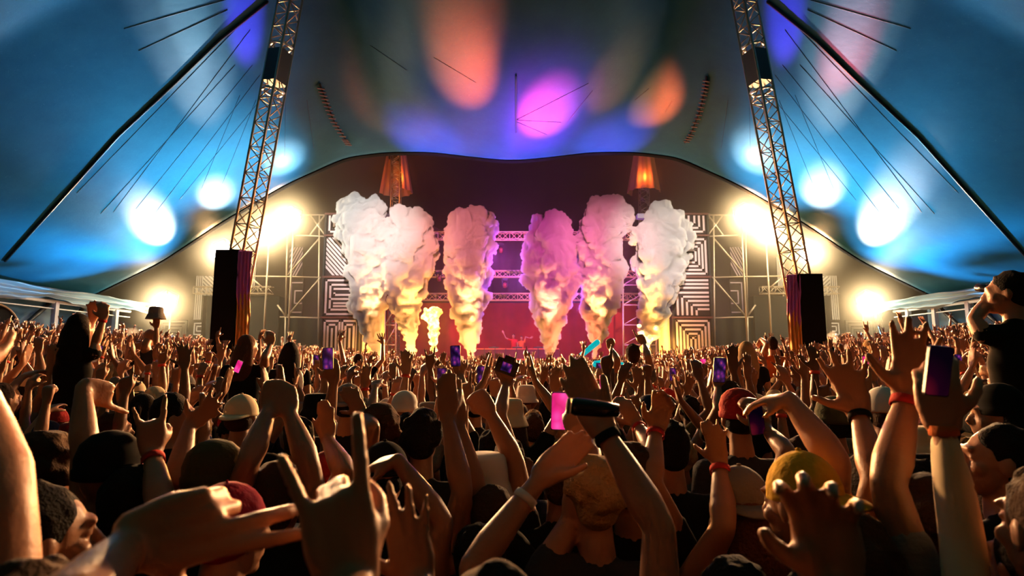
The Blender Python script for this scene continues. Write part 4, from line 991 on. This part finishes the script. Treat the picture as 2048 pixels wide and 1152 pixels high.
# second rank
hero('person pressing both palms together high above the head, centre', 2.15, head=(985, 1045), hair=('short', 'brown'), skin=1, arms=[A_(0, (925, 985, -.05), (896, 838, .05), (893, 745, .08), pose='flat', th='R', palm='F'), A_(1, (955, 990, .05), (915, 845, .1), (899, 748, .12), pose='flat', th='L', palm='F')], g=1.05)
hero('person in a white bucket hat with a fist raised', 2.35, head=(968, 975), hair=('short', 'brown'), hat=('bucket', 'white'), skin=1, arms=[A_(1, (1032, 925, .0), (978, 822, .05), (945, 785, .1), pose='fist', th='L', palm='F', hs=1.1)])
hero('person with both fists joined overhead, left of centre', 2.0, head=(555, 1010), hair=('curly', 'brown'), skin=1, arms=[A_(0, (497, 925, .0), (540, 815, .05), (552, 775, .08), pose='fist', th='R', palm='F'), A_(1, (618, 930, .0), (577, 822, .05), (566, 780, .08), pose='fist', th='L', palm='F')])
hero('person making horns above a red wristband on the left', 1.85, head=(268, 1015), hair=('short', 'black'), skin=1, arms=[A_(1, (322, 1015, .0), (304, 905, .03), (302, 815, .05), pose='horns', th='R', palm='F', band=('red', .85), hs=1.0)])
hero('person with an arm bent and spread fingers left of the white cap', 2.1, head=(400, 985), hair=('long', 'chestnut'), skin=2, arms=[A_(0, (352, 965, .0), (378, 852, .05), (440, 800, .1), pose='spread', th='D', palm='F')])
hero('person with a bare arm bent at the elbow pointing right, far left', 1.95, head=(95, 950), hair=('curly', 'brown'), skin=0, arms=[A_(1, (168, 905, .0), (166, 775, .03), (212, 790, .1), pose='point', th='U', palm='F')])
hero('person with a bent wrist and pointing hand in front of the dark cap', 1.9, head=(960, 1130), hair=('short', 'black'), skin=1, arms=[A_(0, (885, 1045, .0), (795, 920, .05), (706, 938, .1), pose='relax', th='D', palm='F', n=(0, .3, -1))])
hero('person in a black cap with red sunglasses on it', 2.3, head=(770, 955), hair=('short', 'black'), hat=('cap', 'black'), skin=1)
hero('person with dark curly hair lit orange at the top, left of two curly heads', 2.9, head=(762, 865), hair=('curly', 'chestnut'), skin=1)
hero('person with a big dark curly head, right of two curly heads', 2.75, head=(845, 880), hair=('curly', 'black'), skin=2)
hero('person with a thin raised hand near the dark cap', 2.2, head=(700, 1000), hair=('long', 'brown'), skin=1, arms=[A_(0, (690, 945, .0), (655, 880, .03), (650, 808, .05), pose='flat', th='L', palm='F')])
hero('person in a dark flat cap, lower left', 1.95, head=(430, 975), hair=('short', 'black'), hat=('beanie', 'olive'), skin=1)
hero('person with a large dark head before the horns hand', 1.9, head=(222, 960), hair=None, hat=('beanie', 'black'), skin=2)
hero('person in a backwards pale cap left of centre', 3.3, head=(484, 838), hair=('short', 'brown'), hat=('capback', 'cream'), skin=1)
hero('person in a pale grey cap beside the raised phone', 3.6, head=(697, 812), hair=('short', 'black'), hat=('capback', 'grey'), skin=1)
hero('person in profile with short dark hair, left', 3.0, head=(350, 838), yaw=-1.1, hair=('short', 'black'), skin=0)
hero('person with a phone in a long straight arm, left of centre', 3.3, head=(600, 880), hair=('short', 'black'), skin=1, arms=[A_(1, (655, 850, .0), (668, 762, .0), (660, 718, .0), pose='grip', th='L', palm='F')])
phone(None, 656, 717, 3.22, 21, 'smartphone held up on a long straight arm left of the stage', 'v')
hero('person with an open hand and a forearm leaning left near the curly heads', 2.9, head=(800, 930), hair=('short', 'brown'), skin=1, arms=[A_(0, (745, 855, .0), (725, 830, .0), (707, 800, .0), pose='open', th='L', palm='F', hs=.9)])
hero('person holding a black microphone-like torch and a pink phone, centre', 2.3, head=(1120, 960), hair=('short', 'brown'), skin=2, arms=[A_(1, (1185, 930, .0), (1168, 852, .0), (1152, 818, .0), pose='grip', th='L', palm='F')])
phone(None, 1120, 822, 2.2, 36, 'smartphone with a glowing pink screen at the centre of the crowd', 'p', .03)
r = root('torch', px(1142, 812, 1.30), 'black cylindrical torch with a pale end across the pink phone', 'torch')
mb = MB(); mb.lathe([(.017, 0), (.020, .01), (.018, .07), (.015, .105)], (0, 0, 0), 18, V((1, 0, -.1)).to_track_quat('Z', 'Y').to_matrix()); new('handle', mb.mesh('t', [M_GLASS]), r)
mb = MB(); mb.lathe([(.0175, -.003), (.016, -.009), (.004, -.011)], (0, 0, 0), 18, V((1, 0, -.1)).to_track_quat('Z', 'Y').to_matrix()); new('lens_cap', mb.mesh('t', [CLOTHM['grey']]), r)
hero('person with blond curls and a thick forearm before the long raised arm', 1.95, head=(1190, 1000), hair=('curly', 'blond'), skin=0, arms=[A_(0, (1145, 1040, .0), (1160, 900, .0), (1150, 850, .0), pose='relax', th='R', palm='F', hs=.9)], top='charcoal')
hero('person with a cupped hand and red wristband, right of centre', 2.15, head=(1255, 965), hair=('curly', 'brown'), skin=1, arms=[A_(1, (1303, 965, .0), (1311, 862, .03), (1328, 800, .05), pose='claw', th='L', palm='C', band=('red', .93), hs=.95)])
hero('person pointing with a red wristband beside the cupped hand', 2.6, head=(1340, 900), hair=('short', 'black'), skin=1, arms=[A_(0, (1308, 905, .0), (1275, 850, .03), (1250, 812, .05), pose='relax', th='L', palm='F', band=('red', .85), hs=.9)])
hero('person with an open palm and red wristband in a pale tank top', 2.0, head=(1478, 1015), hair=('long', 'chestnut'), hat=('capback', 'grey'), top='grey', skin=1, sleeve=-1, arms=[A_(0, (1448, 1055, .0), (1440, 930, .0), (1424, 840, .0), pose='open', th='L', palm='F', band=('red', .9))])
hero('person in a red-orange cap seen from behind', 2.9, head=(1476, 840), hair=('short', 'black'), hat=('beanie', 'red'), top='charcoal', skin=1)
hero('person filming with a phone in front of the red cap', 2.7, head=(1600, 930), hair=('short', 'brown'), skin=1, arms=[A_(0, (1575, 905, .0), (1530, 855, .0), (1510, 825, .0), pose='grip', th='L', palm='F', band=('red', .4))])
phone(None, 1512, 838, 2.65, 30, 'smartphone with a dim red screen before the red cap', 'd', -.15)
hero('person stretching a thick bent arm to the left over the red cap', 1.75, head=(1745, 985), hair=('short', 'black'), skin=0, arms=[A_(0, (1672, 925, .0), (1578, 798, .05), (1500, 802, .1), pose='relax', th='D', palm='F', n=(0, .3, -1))], g=1.08)
hero('person with a widely spread hand and dark watch, right', 1.75, head=(1810, 1010), hair=('curly', 'black'), skin=1, arms=[A_(0, (1752, 960, .0), (1718, 828, .04), (1678, 704, .08), pose='spread', th='L', palm='C', band=('black', .93))])
hero('person in profile with short hair looking left, lower right', 1.95, head=(1990, 925), yaw=1.25, tilt=.1, hair=('short', 'black'), vox=.0072, skin=0, top='black')
hero('person in profile with pale sunglasses pushed up, right edge', 2.7, head=(1993, 835), yaw=1.1, hair=('long', 'black'), hat=('beanie', 'black'), skin=0)
hero('person in a white cap seen from behind, right of centre', 2.9, head=(1765, 830), hair=('short', 'brown'), hat=('cap', 'white'), skin=1)
hero('person with a close dark haircut right of the red cap', 3.2, head=(1665, 850), hair=('short', 'black'), hat=('beanie', 'olive'), skin=1)
hero('person with brown hair and both hands half raised, right of the open palm', 2.4, head=(1560, 1060), hair=('curly', 'brown'), skin=1)
hero('person with an orange scarf-red top and lowered face, lower right', 1.6, head=(1850, 1060), hair=('curly', 'brown'), top='red', skin=1)
# raised above the crowd
hero('bare-armed person riding on shoulders at the right edge, holding up binoculars', 3.3, head=(2012, 588), yaw=.9, hair=('short', 'black'), top='black', skin=0, sleeve=-1, lower='ride', arms=[A_(0, (1948, 640, .0), (1985, 588, .15), (2000, 575, .15), pose='grip', th='R', palm='C', hs=.95)], g=1.0)
r = root('binoculars', px(1992, 580, 3.5), 'small black binoculars at the eyes of the shoulder rider', 'binoculars')
for s in (-1, 1):
    mb = MB(); mb.lathe([(.017, 0), (.018, .03), (.024, .05), (.026, .10), (.02, .10)], (s * .03, 0, 0), 14, Matrix.Rotation(-pi / 2 + .3, 3, 'X')); new('barrel', mb.mesh('b', [M_GLASS]), r)
mb = MB(); mb.bar((-.03, .03, .0), (.03, .03, .0), .012); new('bridge', mb.mesh('b', [M_GLASS]), r)
hero('carrier under the shoulder rider at the right edge', 3.35, head=(2035, 800), hair=('short', 'brown'), skin=1)
hero('long-haired person on shoulders with both arms up and white sunglasses, left', 5.2, head=(160, 655), hair=('long', 'black'), top='black', skin=0, lower='ride', sleeve=-1, arms=[A_(0, (170, 700, .1), (186, 640, .1), (186, 602, .1), pose='open', th='R', palm='C'), A_(1, (190, 690, .0), (207, 637, .0), (206, 600, .0), pose='claw', th='L', palm='F', band=('red', .92))])
hero('carrier below the long-haired rider on the left', 5.25, head=(165, 790), hair=('short', 'black'), skin=1)
hero('bald person lifted above the crowd below the outermost left floodlight', 8.0, head=(300, 675), tilt=-.5, hair=None, top='charcoal', skin=1, lower='ride', arms=[A_(1, (312, 686, .0), (313, 656, .0), (313, 635, .0), pose='grip', th='L', palm='F')])
hero('carrier below the bald person on the left', 8.05, head=(292, 752), hair=('short', 'brown'), skin=1)
r = root('sun_hat', px(313, 633, 8.0), 'domed hat held up on a fist before the outermost left floodlight', 'hat')
mb = hat_mb('bucket', V((0, 0, 0)), Matrix.Identity(3)); new('crown', mb.mesh('h', [CLOTHM['grey']]), r)
hero('long-haired person on shoulders right of the left tent mast', 5.9, head=(497, 694), yaw=-.5, hair=('long', 'chestnut'), skin=0, lower='ride', arms=[A_(1, (530, 716, .0), (541, 690, .0), (541, 680, .0), pose='grip', th='L', palm='F')])
hero('carrier below the long-haired rider by the left mast', 5.95, head=(497, 800), hair=('short', 'black'), skin=1)
hero('rider with a dark bob right of the long-haired rider', 6.5, head=(582, 706), hair=('long', 'black'), skin=1, lower='ride')
hero('carrier below the rider with the dark bob', 6.55, head=(580, 790), hair=('short', 'black'), skin=1)
hero('person in a pale t-shirt, both arms raised wide before the rightmost plumes', 6.3, head=(1265, 712), hair=('short', 'brown'), top='grey', skin=0, lower='ride', arms=[A_(0, (1234, 720, .0), (1221, 697, .0), (1220, 685, .0), pose='fist', th='R', palm='F'), A_(1, (1296, 712, .0), (1288, 688, .0), (1281, 675, .0), pose='point', th='L', palm='F')])
hero('carrier below the person with arms wide', 6.35, head=(1265, 800), hair=('short', 'black'), skin=1)
hero('blond long-haired rider right of the raised phone on the right', 7.0, head=(1491, 703), hair=('long', 'blond'), skin=0, lower='ride')
hero('carrier below the blond rider', 7.05, head=(1491, 775), hair=('short', 'black'), skin=1)
hero('rider leaning back with one arm stretched left, left of the right mast', 9.0, head=(1543, 690), hair=('short', 'brown'), skin=0, top='orange', lower='ride', arms=[A_(0, (1534, 688, .0), (1522, 678, .0), (1519, 684, .0), pose='relax', th='R', palm='F')])
hero('carrier below the rider leaning back', 9.05, head=(1543, 752), hair=('short', 'black'), skin=1)
hero('person in a camouflage cap filming on a phone, right half', 4.2, head=(1460, 800), hair=('short', 'brown'), skin=1, arms=[A_(0, (1437, 818, .0), (1436, 775, .0), (1438, 752, .0), pose='grip', th='R', palm='F')])
phone(None, 1439, 740, 4.1, 24, 'smartphone with a violet stage picture before the right banner tower', 'v', .05)
hero('person holding a phone up before the third plume', 4.3, head=(950, 812), hair=('short', 'black'), skin=1, arms=[A_(0, (930, 795, .0), (922, 750, .0), (915, 728, .0), pose='grip', th='R', palm='F')])
phone(None, 911, 712, 4.2, 20, 'smartphone held up between the tall flame and the third plume', 'v', -.04)
hero('person holding a low phone just left of the camera', 4.6, head=(985, 820), hair=('bun', 'black'), skin=1, arms=[A_(0, (966, 815, .0), (966, 778, .0), (964, 765, .0), pose='grip', th='R', palm='F')])
phone(None, 963, 750, 4.5, 17, 'smartphone with a blue and pink picture left of the black camera', 'v')
phone(None, 735, 744, 7.0, 9, 'tiny lit smartphone below the second plume', 'p')
phone(None, 477, 733, 5.0, 12, 'small lit smartphone just below the left mast drape', 'p', .4)
hero('person holding a black camera high at the centre', 3.4, head=(985, 905), hair=('short', 'black'), skin=1, arms=[A_(1, (1000, 830, .0), (1012, 768, .0), (1015, 745, .0), pose='grip', th='L', palm='F')])
r = root('camera_body', px(1014, 733, 3.4), 'black photo camera held high below the stage centre', 'camera'); r.rotation_euler = (0, .35, 0)
mb = MB(); mb.box((-.065, -.03, -.045), (.065, .03, .04)); mb.box((-.03, -.028, .04), (.03, .025, .062)); new('body', mb.mesh('b', [M_GLASS], False), r)
mb = MB(); mb.lathe([(.034, 0), (.036, .05), (.033, .09), (.02, .09)], (0, .03, 0), 18, Matrix.Rotation(-pi / 2, 3, 'X')); new('lens', mb.mesh('b', [M_GLASS]), r)
mb = MB(); mb.box((-.03, -.033, -.03), (.03, -.03, .02)); new('screen', mb.mesh('b', [M_SCR1], False), r)
r = root('glow_stick', px(1168, 706, 12), 'teal inflatable stick raised between the fourth and fifth plumes', 'stick')
mb = MB(); mb.tube([(-.22, 0, -.17), (0, 0, 0), (.28, 0, .22)], [.03, .055, .06], 12, 3); new('tube', mb.mesh('t', [M_TEAL]), r)
r = root('glow_stick', px(1217, 728, 9), 'teal inflatable stick held low left of the person with arms wide', 'stick')
mb = MB(); mb.tube([(-.2, 0, 0), (0, 0, .01), (.25, 0, -.02)], [.05, .06, .04], 12, 3); new('tube', mb.mesh('t', [M_TEAL]), r)
# performers
for (hx, hy, Y, top_, lab, arms) in (
    (1027, 672, 33.8, 'red', 'performer behind the decks with one arm thrust up to the left', [(0, (1016, 678), (1007, 666), (1003, 659)), ]),
    (1043, 676, 33.9, 'orange', 'performer behind the decks with one arm held out to the right', [(1, (1050, 679), (1058, 676), (1064, 674))])):
    c = px(hx, hy, Y); org = V((c.x, Y, zdeck)); cl = c - org
    J = dict(c=cl, yaw=pi, bx=0, by=0, hipz=cl.z - .74, sh=[V((-.185, 0, cl.z - .235)), V((.185, 0, cl.z - .235))], arms={})
    for s, e, w_, t in arms:
        e, w_, t = px(*e, Y) - org, px(*w_, Y) - org, px(*t, Y) - org
        e = J['sh'][s] + (e - J['sh'][s]).normalized() * .30; w_ = e + (w_ - e).normalized() * .28; J['arms'][s] = (e, w_, (t - w_).normalized(), V((0, -1, 0)), 'open', 1.1, 1)
    parts = person_meshes(J, .012, 8, 'short'); r = root('person', org, lab, 'person'); apply_parts(r, parts, 0, top_, 'brown', None)

# ------------------------------------------------------------------ prototypes for the rest
def proto(L, Rr, lean=0, vox=.0095):
    J = dict(c=V((0, .03, 1.64)), yaw=0, tilt=lean, bx=0, by=-.02, hipz=.92, sh=[V((-.185, -.01, 1.415)), V((.185, -.01, 1.415))], arms={})
    for i, a in ((0, L), (1, Rr)):
        if a is None: continue
        ud, fd, hd, pose, palm = a
        s = J['sh'][i]; s = s + V((0, 0, .02)); sg = -1 if i == 0 else 1
        m = lambda v: V((v[0] * sg, v[1], v[2])).normalized()
        e = s + m(ud) * .285; w_ = e + m(fd) * .26
        nr = V((0, 1, 0)) if palm == 'F' else V((0, -1, 0)) if palm == 'C' else V((-sg, 0, 0))
        hd_ = m(hd); t = hd_.cross((nr - hd_ * nr.dot(hd_)).normalized()); side = 1 if t.dot(V((-sg, .3, 0))) > 0 else -1
        if palm == 'I': side = 1 if t.dot(V((0, -1, 0))) > 0 else -1
        J['arms'][i] = (e, w_, hd_, nr, pose, 1.02, side)
    return J
U = (0, 0, 1)
PROTOS = [
 ('both palms up', proto(((.45, .1, 1), (.1, .1, 1), U, 'open', 'F'), ((.45, .1, 1), (.1, .1, 1), U, 'open', 'F'))),
 ('arms bent overhead', proto(((.9, .2, .75), (-.35, .1, 1), (-.3, .2, 1), 'relax', 'F'), ((.8, .2, .8), (-.3, .2, 1), (-.2, .2, 1), 'relax', 'F'))),
 ('one fist up', proto(None, ((.3, .3, 1), (.02, .1, 1), U, 'fist', 'F'))),
 ('clawed hands up', proto(((.5, .3, .9), (.15, .2, 1), (.1, .5, 1), 'claw', 'F'), ((.7, .2, .8), (0, .2, 1), (.1, .5, 1), 'claw', 'F'))),
 ('finger pointing up', proto(((.4, .3, 1), (-.05, .15, 1), U, 'point', 'F'), None)),
 ('clapping overhead', proto(((.55, .3, .9), (-.75, .15, 1), (-.2, .1, 1), 'flat', 'I'), ((.55, .3, .9), (-.75, .15, 1), (-.2, .1, 1), 'flat', 'I'))),
 ('arms spread wide', proto(((.9, .1, .9), (.35, 0, 1), (.2, 0, 1), 'spread', 'F'), ((.9, .1, .9), (.4, 0, 1), (.3, 0, 1), 'spread', 'F'))),
 ('open hand up', proto(None, ((.25, .3, 1), (-.1, .2, 1), (-.1, .1, 1), 'spread', 'F'))),
 ('hand reaching forward', proto(((.3, .8, .7), (0, .7, .8), (0, .9, .4), 'relax', 'F'), None)),
 ('horns sign raised', proto(((.3, .3, 1), (.12, .1, 1), U, 'horns', 'F'), None)),
 ('two fists up', proto(((.6, .2, .9), (0, .1, 1), U, 'fist', 'F'), ((.5, .3, 1), (.1, .1, 1), U, 'fist', 'F'))),
 ('bent wrist overhead', proto(((.35, .2, 1), (.15, .1, 1), (.5, .6, -.1), 'relax', 'F'), None)),
 ('arms down', proto(None, None)),
 ('phone held up', proto(None, ((.2, .6, .7), (-.1, .5, 1), U, 'grip', 'F'))),
]
PM = []
for nm, J in PROTOS:
    PM.append((nm, person_meshes(J, .0105, 8, None, cv=.026)))
HC = V((0, .03, 1.64)); I3 = Matrix.Identity(3)
HAIRP = {s: remesh(hair_mb(s, HC, I3), .011, [HAIRM['brown']], 1) for s in ('short', 'curly', 'long', 'bun', 'pony', 'under_', 'under_long')}
HATP = {s: hat_mb(s, HC, I3).mesh('hat', [CLOTHM['black']]) for s in ('cap', 'capback', 'bucket', 'beanie')}
bandm = band_mb(V((0, 0, 0)), V((0, 0, 1)), 0, .033, .012).mesh('band', [M_RED])
# places: jittered rows
RC = random.Random(21)
SPOTS = []
Y = 1.75
while Y < 27.2:
    sp = .46 if Y < 4 else .50 if Y < 14 else .68
    x = -min(W - 1, .93 * Y + .8)
    while x < min(W - 1, .93 * Y + .8):
        q = (x + RC.uniform(-.15, .15), Y + RC.uniform(-.18, .18)); x += sp
        if any((q[0] - a) ** 2 + (q[1] - b) ** 2 < r_ * r_ for a, b, r_ in TAKEN): continue
        if any(abs(q[0] - mx) < .45 and abs(q[1] - YM) < .5 for mx in (-6.7, 6.7)): continue
        SPOTS.append(q)
    Y += .44 if Y < 4 else .50 if Y < 14 else .66
SPOTS.sort(key=lambda q: q[1])
NIND = 300 - len([o for o in COL.objects if o.name.startswith('person')])
used = set()
def zone(x, Y):
    u = 1024 + x / Y * FPX
    for lim, s in ((230, 'by the left tent wall'), (430, 'below the outer left floodlight'), (540, 'before the left mast'), (640, 'below the left scaffold'), (730, 'before the left banner tower'),
                   (800, 'below the leftmost plume'), (845, 'below the second plume'), (890, 'below the tall flame'), (985, 'below the third plume'), (1060, 'before the decks'), (1140, 'below the fourth plume'),
                   (1225, 'below the fifth plume'), (1335, 'below the rightmost plume'), (1430, 'before the right banner tower'), (1560, 'below the right scaffold'), (1660, 'before the right mast'), (1850, 'below the outer right floodlight')):
        if u < lim: return s
    return 'by the right tent wall'
NEARP = [12, 12, 2, 4, 7, 8, 9, 12, 11]
FARP = [0, 0, 1, 3, 5, 6, 7, 2, 4, 8, 9, 10, 0, 3, 11, 5, 1, 7, 12, 13]
ind = 0; rest = []
for (x, Y) in SPOTS:
    if ind >= NIND: rest.append((x, Y)); continue
    vis = abs(x) < .90 * Y + .25
    if not vis: rest.append((x, Y)); continue
    for _ in range(60):
        pi_ = RC.choice([12]) if Y < 2.9 else RC.choice(NEARP) if Y < 3.9 else RC.choice(FARP)
        hs = RC.choice(['short', 'short', 'curly', 'long', 'long', 'bun', 'pony', 'short']); hc = RC.choice(['black', 'brown', 'brown', 'chestnut', 'blond'])
        ht = RC.choice([None] * 6 + ['cap', 'capback', 'bucket', 'beanie']); tc = RC.choice(['black', 'black', 'charcoal', 'navy', 'maroon', 'olive', 'grey', 'black', 'denim', 'white'])
        htc = RC.choice(['black', 'white', 'red', 'navy', 'cream', 'grey'])
        hd = ('%s %s' % (htc, {'cap': 'cap', 'capback': 'backwards cap', 'bucket': 'bucket hat', 'beanie': 'beanie'}[ht])) if ht else '%s %s' % (hs if hs not in ('bun', 'pony') else '', hc + (' bun' if hs == 'bun' else ' ponytail' if hs == 'pony' else ' hair'))
        row = 'near' if Y < 4.5 else 'middle' if Y < 7 else 'far'
        lab = 'person in %s, %s, %s, %s %s' % (tc, PM[pi_][0], hd.strip(), row, zone(x, Y))
        if lab not in used: break
    used.add(lab)
    r = root('person', (x, Y, gz(x)), lab, 'person', 'people in the %s rows of the crowd' % row, RC.gauss(0, .28))
    sc_ = RC.uniform(.93, 1.05) if Y > 3.9 else RC.uniform(.90, .99)
    r.scale = (sc_, sc_, sc_)
    sk = RC.choice([0, 1, 1, 2, 0, 3])
    parts = dict(PM[pi_][1])
    if ht in (None, 'cap', 'capback', 'bucket') : parts['hair'] = HAIRP[hs if not ht else 'under_long' if hs == 'long' else 'under_']
    if ht: parts['hat'] = HATP[ht]
    apply_parts(r, parts, sk, tc, hc, htc)
    J = PROTOS[pi_][1]
    for i, a in J['arms'].items():
        if RC.random() < .22:
            o = new('wristband', bandm, r, a[1] + (a[0] - a[1]) * .07); o.rotation_euler = (a[1] - a[0]).to_track_quat('Z', 'Y').to_euler()
    if pi_ == 13:
        a = J['arms'][1]; p = V((x, Y, gz(x))) + Matrix.Rotation(r.rotation_euler.z, 3, 'Z') @ (a[1] + V((-.02, .035, .13))) * sc_
        u, v_ = 1024 + p.x / p.y * FPX, 0
        ph = root('smartphone', p, 'smartphone held up by the person in %s, %s, %s' % (tc, hd.strip(), zone(x, Y)), 'phone', 'phones held up in the crowd', r.rotation_euler.z)
        m_ = MB(); m_.box((-.037, -.004, -.077), (.037, .004, .077)); new('case', m_.mesh('c', [M_GLASS], False), ph)
        m_ = MB(); m_.box((-.034, -.0055, -.073), (.034, -.004, .073)); new('screen', m_.mesh('c', [M_SCR1 if RC.random() < .6 else M_SCR2], False), ph)
    ind += 1

# ------------------------------------------------------------------ the packed crowd beyond: one mass of small figures
def lowfig(L, Rr, hairc, lite=False, long=False):
    mb = MB()
    def arm_(a, sg):
        if a is None: return
        ud, fd, hd, pose, palm = a; m = lambda v: V((v[0] * sg, v[1], v[2])).normalized()
        s = V((sg * .18, 0, 1.43)); e = s + m(ud) * .285; w_ = e + m(fd) * .26; h = m(hd)
        mb.mi = 1; mb.tube([s, s.lerp(e, .45)], [.062, .055], 5, 1)
        mb.mi = 0; mb.tube([s.lerp(e, .4), e, w_], [.048, .040, .026], 5, 1)
        sd = m((1, 0, 0)) if abs(h.x) < .7 else V((0, 0, 1))
        mb.tube([w_, w_ + h * .05, w_ + h * .095], [.026, .04, .036], 5, 1)
        if pose in ('fist', 'grip'): mb.ell(w_ + h * .08, .045, .035, .045, None, 6, 4); return
        for k, o_ in enumerate((-.032, -.011, .011, .032)):
            if pose == 'point' and k != 1: continue
            if pose == 'horns' and k in (1, 2): continue
            b = w_ + h * .088 + sd * o_; f = h + sd * o_ * (9 if pose == 'spread' else 5); f2 = f.normalized()
            bend = V((0, .5, 0)) if pose in ('claw', 'relax') else V((0, 0, 0))
            if lite: mb.bar(b, b + (f2 + bend * .4).normalized() * .095, .0115, 3)
            else: mb.tube([b, b + f2 * .05, b + f2 * .05 + (f2 + bend).normalized() * .045], [.0125, .0115, .009], 3, 1)
        b = w_ + h * .03 - sd * .02; mb.tube([b, b + (h * .7 - sd).normalized() * .065], [.016, .011], 3, 1)
    for a, sg in ((L, -1), (Rr, 1)): arm_(a, sg)
    mb.mi = 1; mb.tube([(0, -.02, .75), (0, -.02, 1.1), (0, -.01, 1.37), (0, 0, 1.48)] if not lite else [(0, 0, .3), (0, -.01, 1.37), (0, 0, 1.48)], [.15, .14, .165, .07] if not lite else [.15, .165, .07], 6, 1, sq=.72, up=(0, 1, 0)); mb.cap((-.17, 0, 1.42), (.17, 0, 1.42), .062, .062, 4, 1)
    if not lite:
        mb.tube([(-.08, -.02, .8), (-.1, 0, .05)], [.09, .05], 4, 1); mb.tube([(.08, -.02, .8), (.1, 0, .05)], [.09, .05], 4, 1)
    mb.mi = 0; mb.ell((0, .03, 1.62), .072, .09, .115, None, 7 - lite, 5); mb.cap((0, 0, 1.5), (0, .01, 1.56), .05, .05, 5, 1)
    mb.mi = hairc
    mb.ell((0, .0, 1.665), .084, .096, .09, None, 8 - lite, 5)
    if long: mb.tube([(0, -.05, 1.66), (0, -.09, 1.5), (0, -.11, 1.3)], [.075, .08, .04], 5, 1)
    return mb
LOW = []
arms_src = []
def armset(a): return [((.45, .1, 1), (.1, .1, 1), U, 'open', 'F')]
RC2 = random.Random(5)
def rnd_arm():
    pose = RC2.choice(['open', 'spread', 'claw', 'relax', 'fist', 'point', 'open', 'spread', 'horns'])
    return ((RC2.uniform(.15, .8), RC2.uniform(0, .5), RC2.uniform(.7, 1)), (RC2.uniform(-.35, .3), RC2.uniform(-.1, .4), 1), (RC2.uniform(-.3, .3), RC2.uniform(-.1, .5), 1), pose, 'F')
for i in range(16):
    k = RC2.random()
    L, Rr = (rnd_arm(), rnd_arm()) if k < .62 else (rnd_arm(), None) if k < .8 else (None, rnd_arm())
    hc_, lg_ = RC2.choice([2, 3, 3, 4]), RC2.random() < .35
    for lt in (False, True):
        m_ = lowfig(L, Rr, hc_, lt, lg_); LOW.append((np.array(m_.v, np.float32), m_.f, np.array(m_.m)))
VV, FF, MM = [], [], []; off = 0
for (x, Y) in rest:
    if Y < 4: continue
    v, f, m = LOW[RC2.randrange(16) * 2 + (Y > 10.5)]
    a = RC2.gauss(0, .35); s = RC2.uniform(.92, 1.07); ca, sa = math.cos(a) * s, math.sin(a) * s
    lift = .34 if RC2.random() < .03 else 0
    P = np.empty_like(v); P[:, 0] = v[:, 0] * ca - v[:, 1] * sa + x; P[:, 1] = v[:, 0] * sa + v[:, 1] * ca + Y; P[:, 2] = v[:, 2] * s + gz(x) + lift
    VV.append(P); FF += [tuple(i + off for i in q) for q in f]; off += len(v)
    cl = RC2.choice([1, 1, 1, 5, 6, 1, 7]); sk = RC2.choice([0, 0, 8, 9]); mm = m.copy(); mm[m == 1] = cl; mm[m == 0] = sk; MM.append(mm)
me = bpy.data.meshes.new('crowd'); me.from_pydata(np.concatenate(VV).tolist(), [], FF)
for m_ in (SKINS[0], CLOTHM['black'], HAIRM['black'], HAIRM['brown'], HAIRM['blond'], CLOTHM['charcoal'], CLOTHM['grey'], CLOTHM['maroon'], SKINS[1], SKINS[2]): me.materials.append(m_)
me.polygons.foreach_set('material_index', np.concatenate(MM).astype(np.int32)); me.polygons.foreach_set('use_smooth', [True] * len(FF)); me.update()
o = new('crowd', me); o['kind'] = 'stuff'; o['label'] = 'dense far crowd with raised arms filling the tent up to the stage'; o['category'] = 'crowd'
cnt = {}
for m in bpy.data.meshes:
    k = m.name.split('.')[0]; n_ = len(m.polygons) and sum(q.loop_total - 2 for q in m.polygons) if len(m.polygons) < 2000 else len(m.loops) - 2 * len(m.polygons)
    cnt[k] = cnt.get(k, 0) + n_
print('COUNTS', sorted(((v, k) for k, v in cnt.items()), reverse=True)[:12], sum(cnt.values()))
print('INDIVIDUALS', ind, 'REST', len(rest), 'CROWD TRIS', sum(len(f) - 2 for f in FF))
print('TRIS', sum(sum(len(p.vertices) - 2 for p in m.polygons) if len(m.polygons) < 3000 else len(m.polygons) * 2 for m in bpy.data.meshes))
for h in HEROLOG:
    if h[1] > .40 or h[1] < .18 or h[2] < .19 or h[2] > .34: print('LIMB', h)
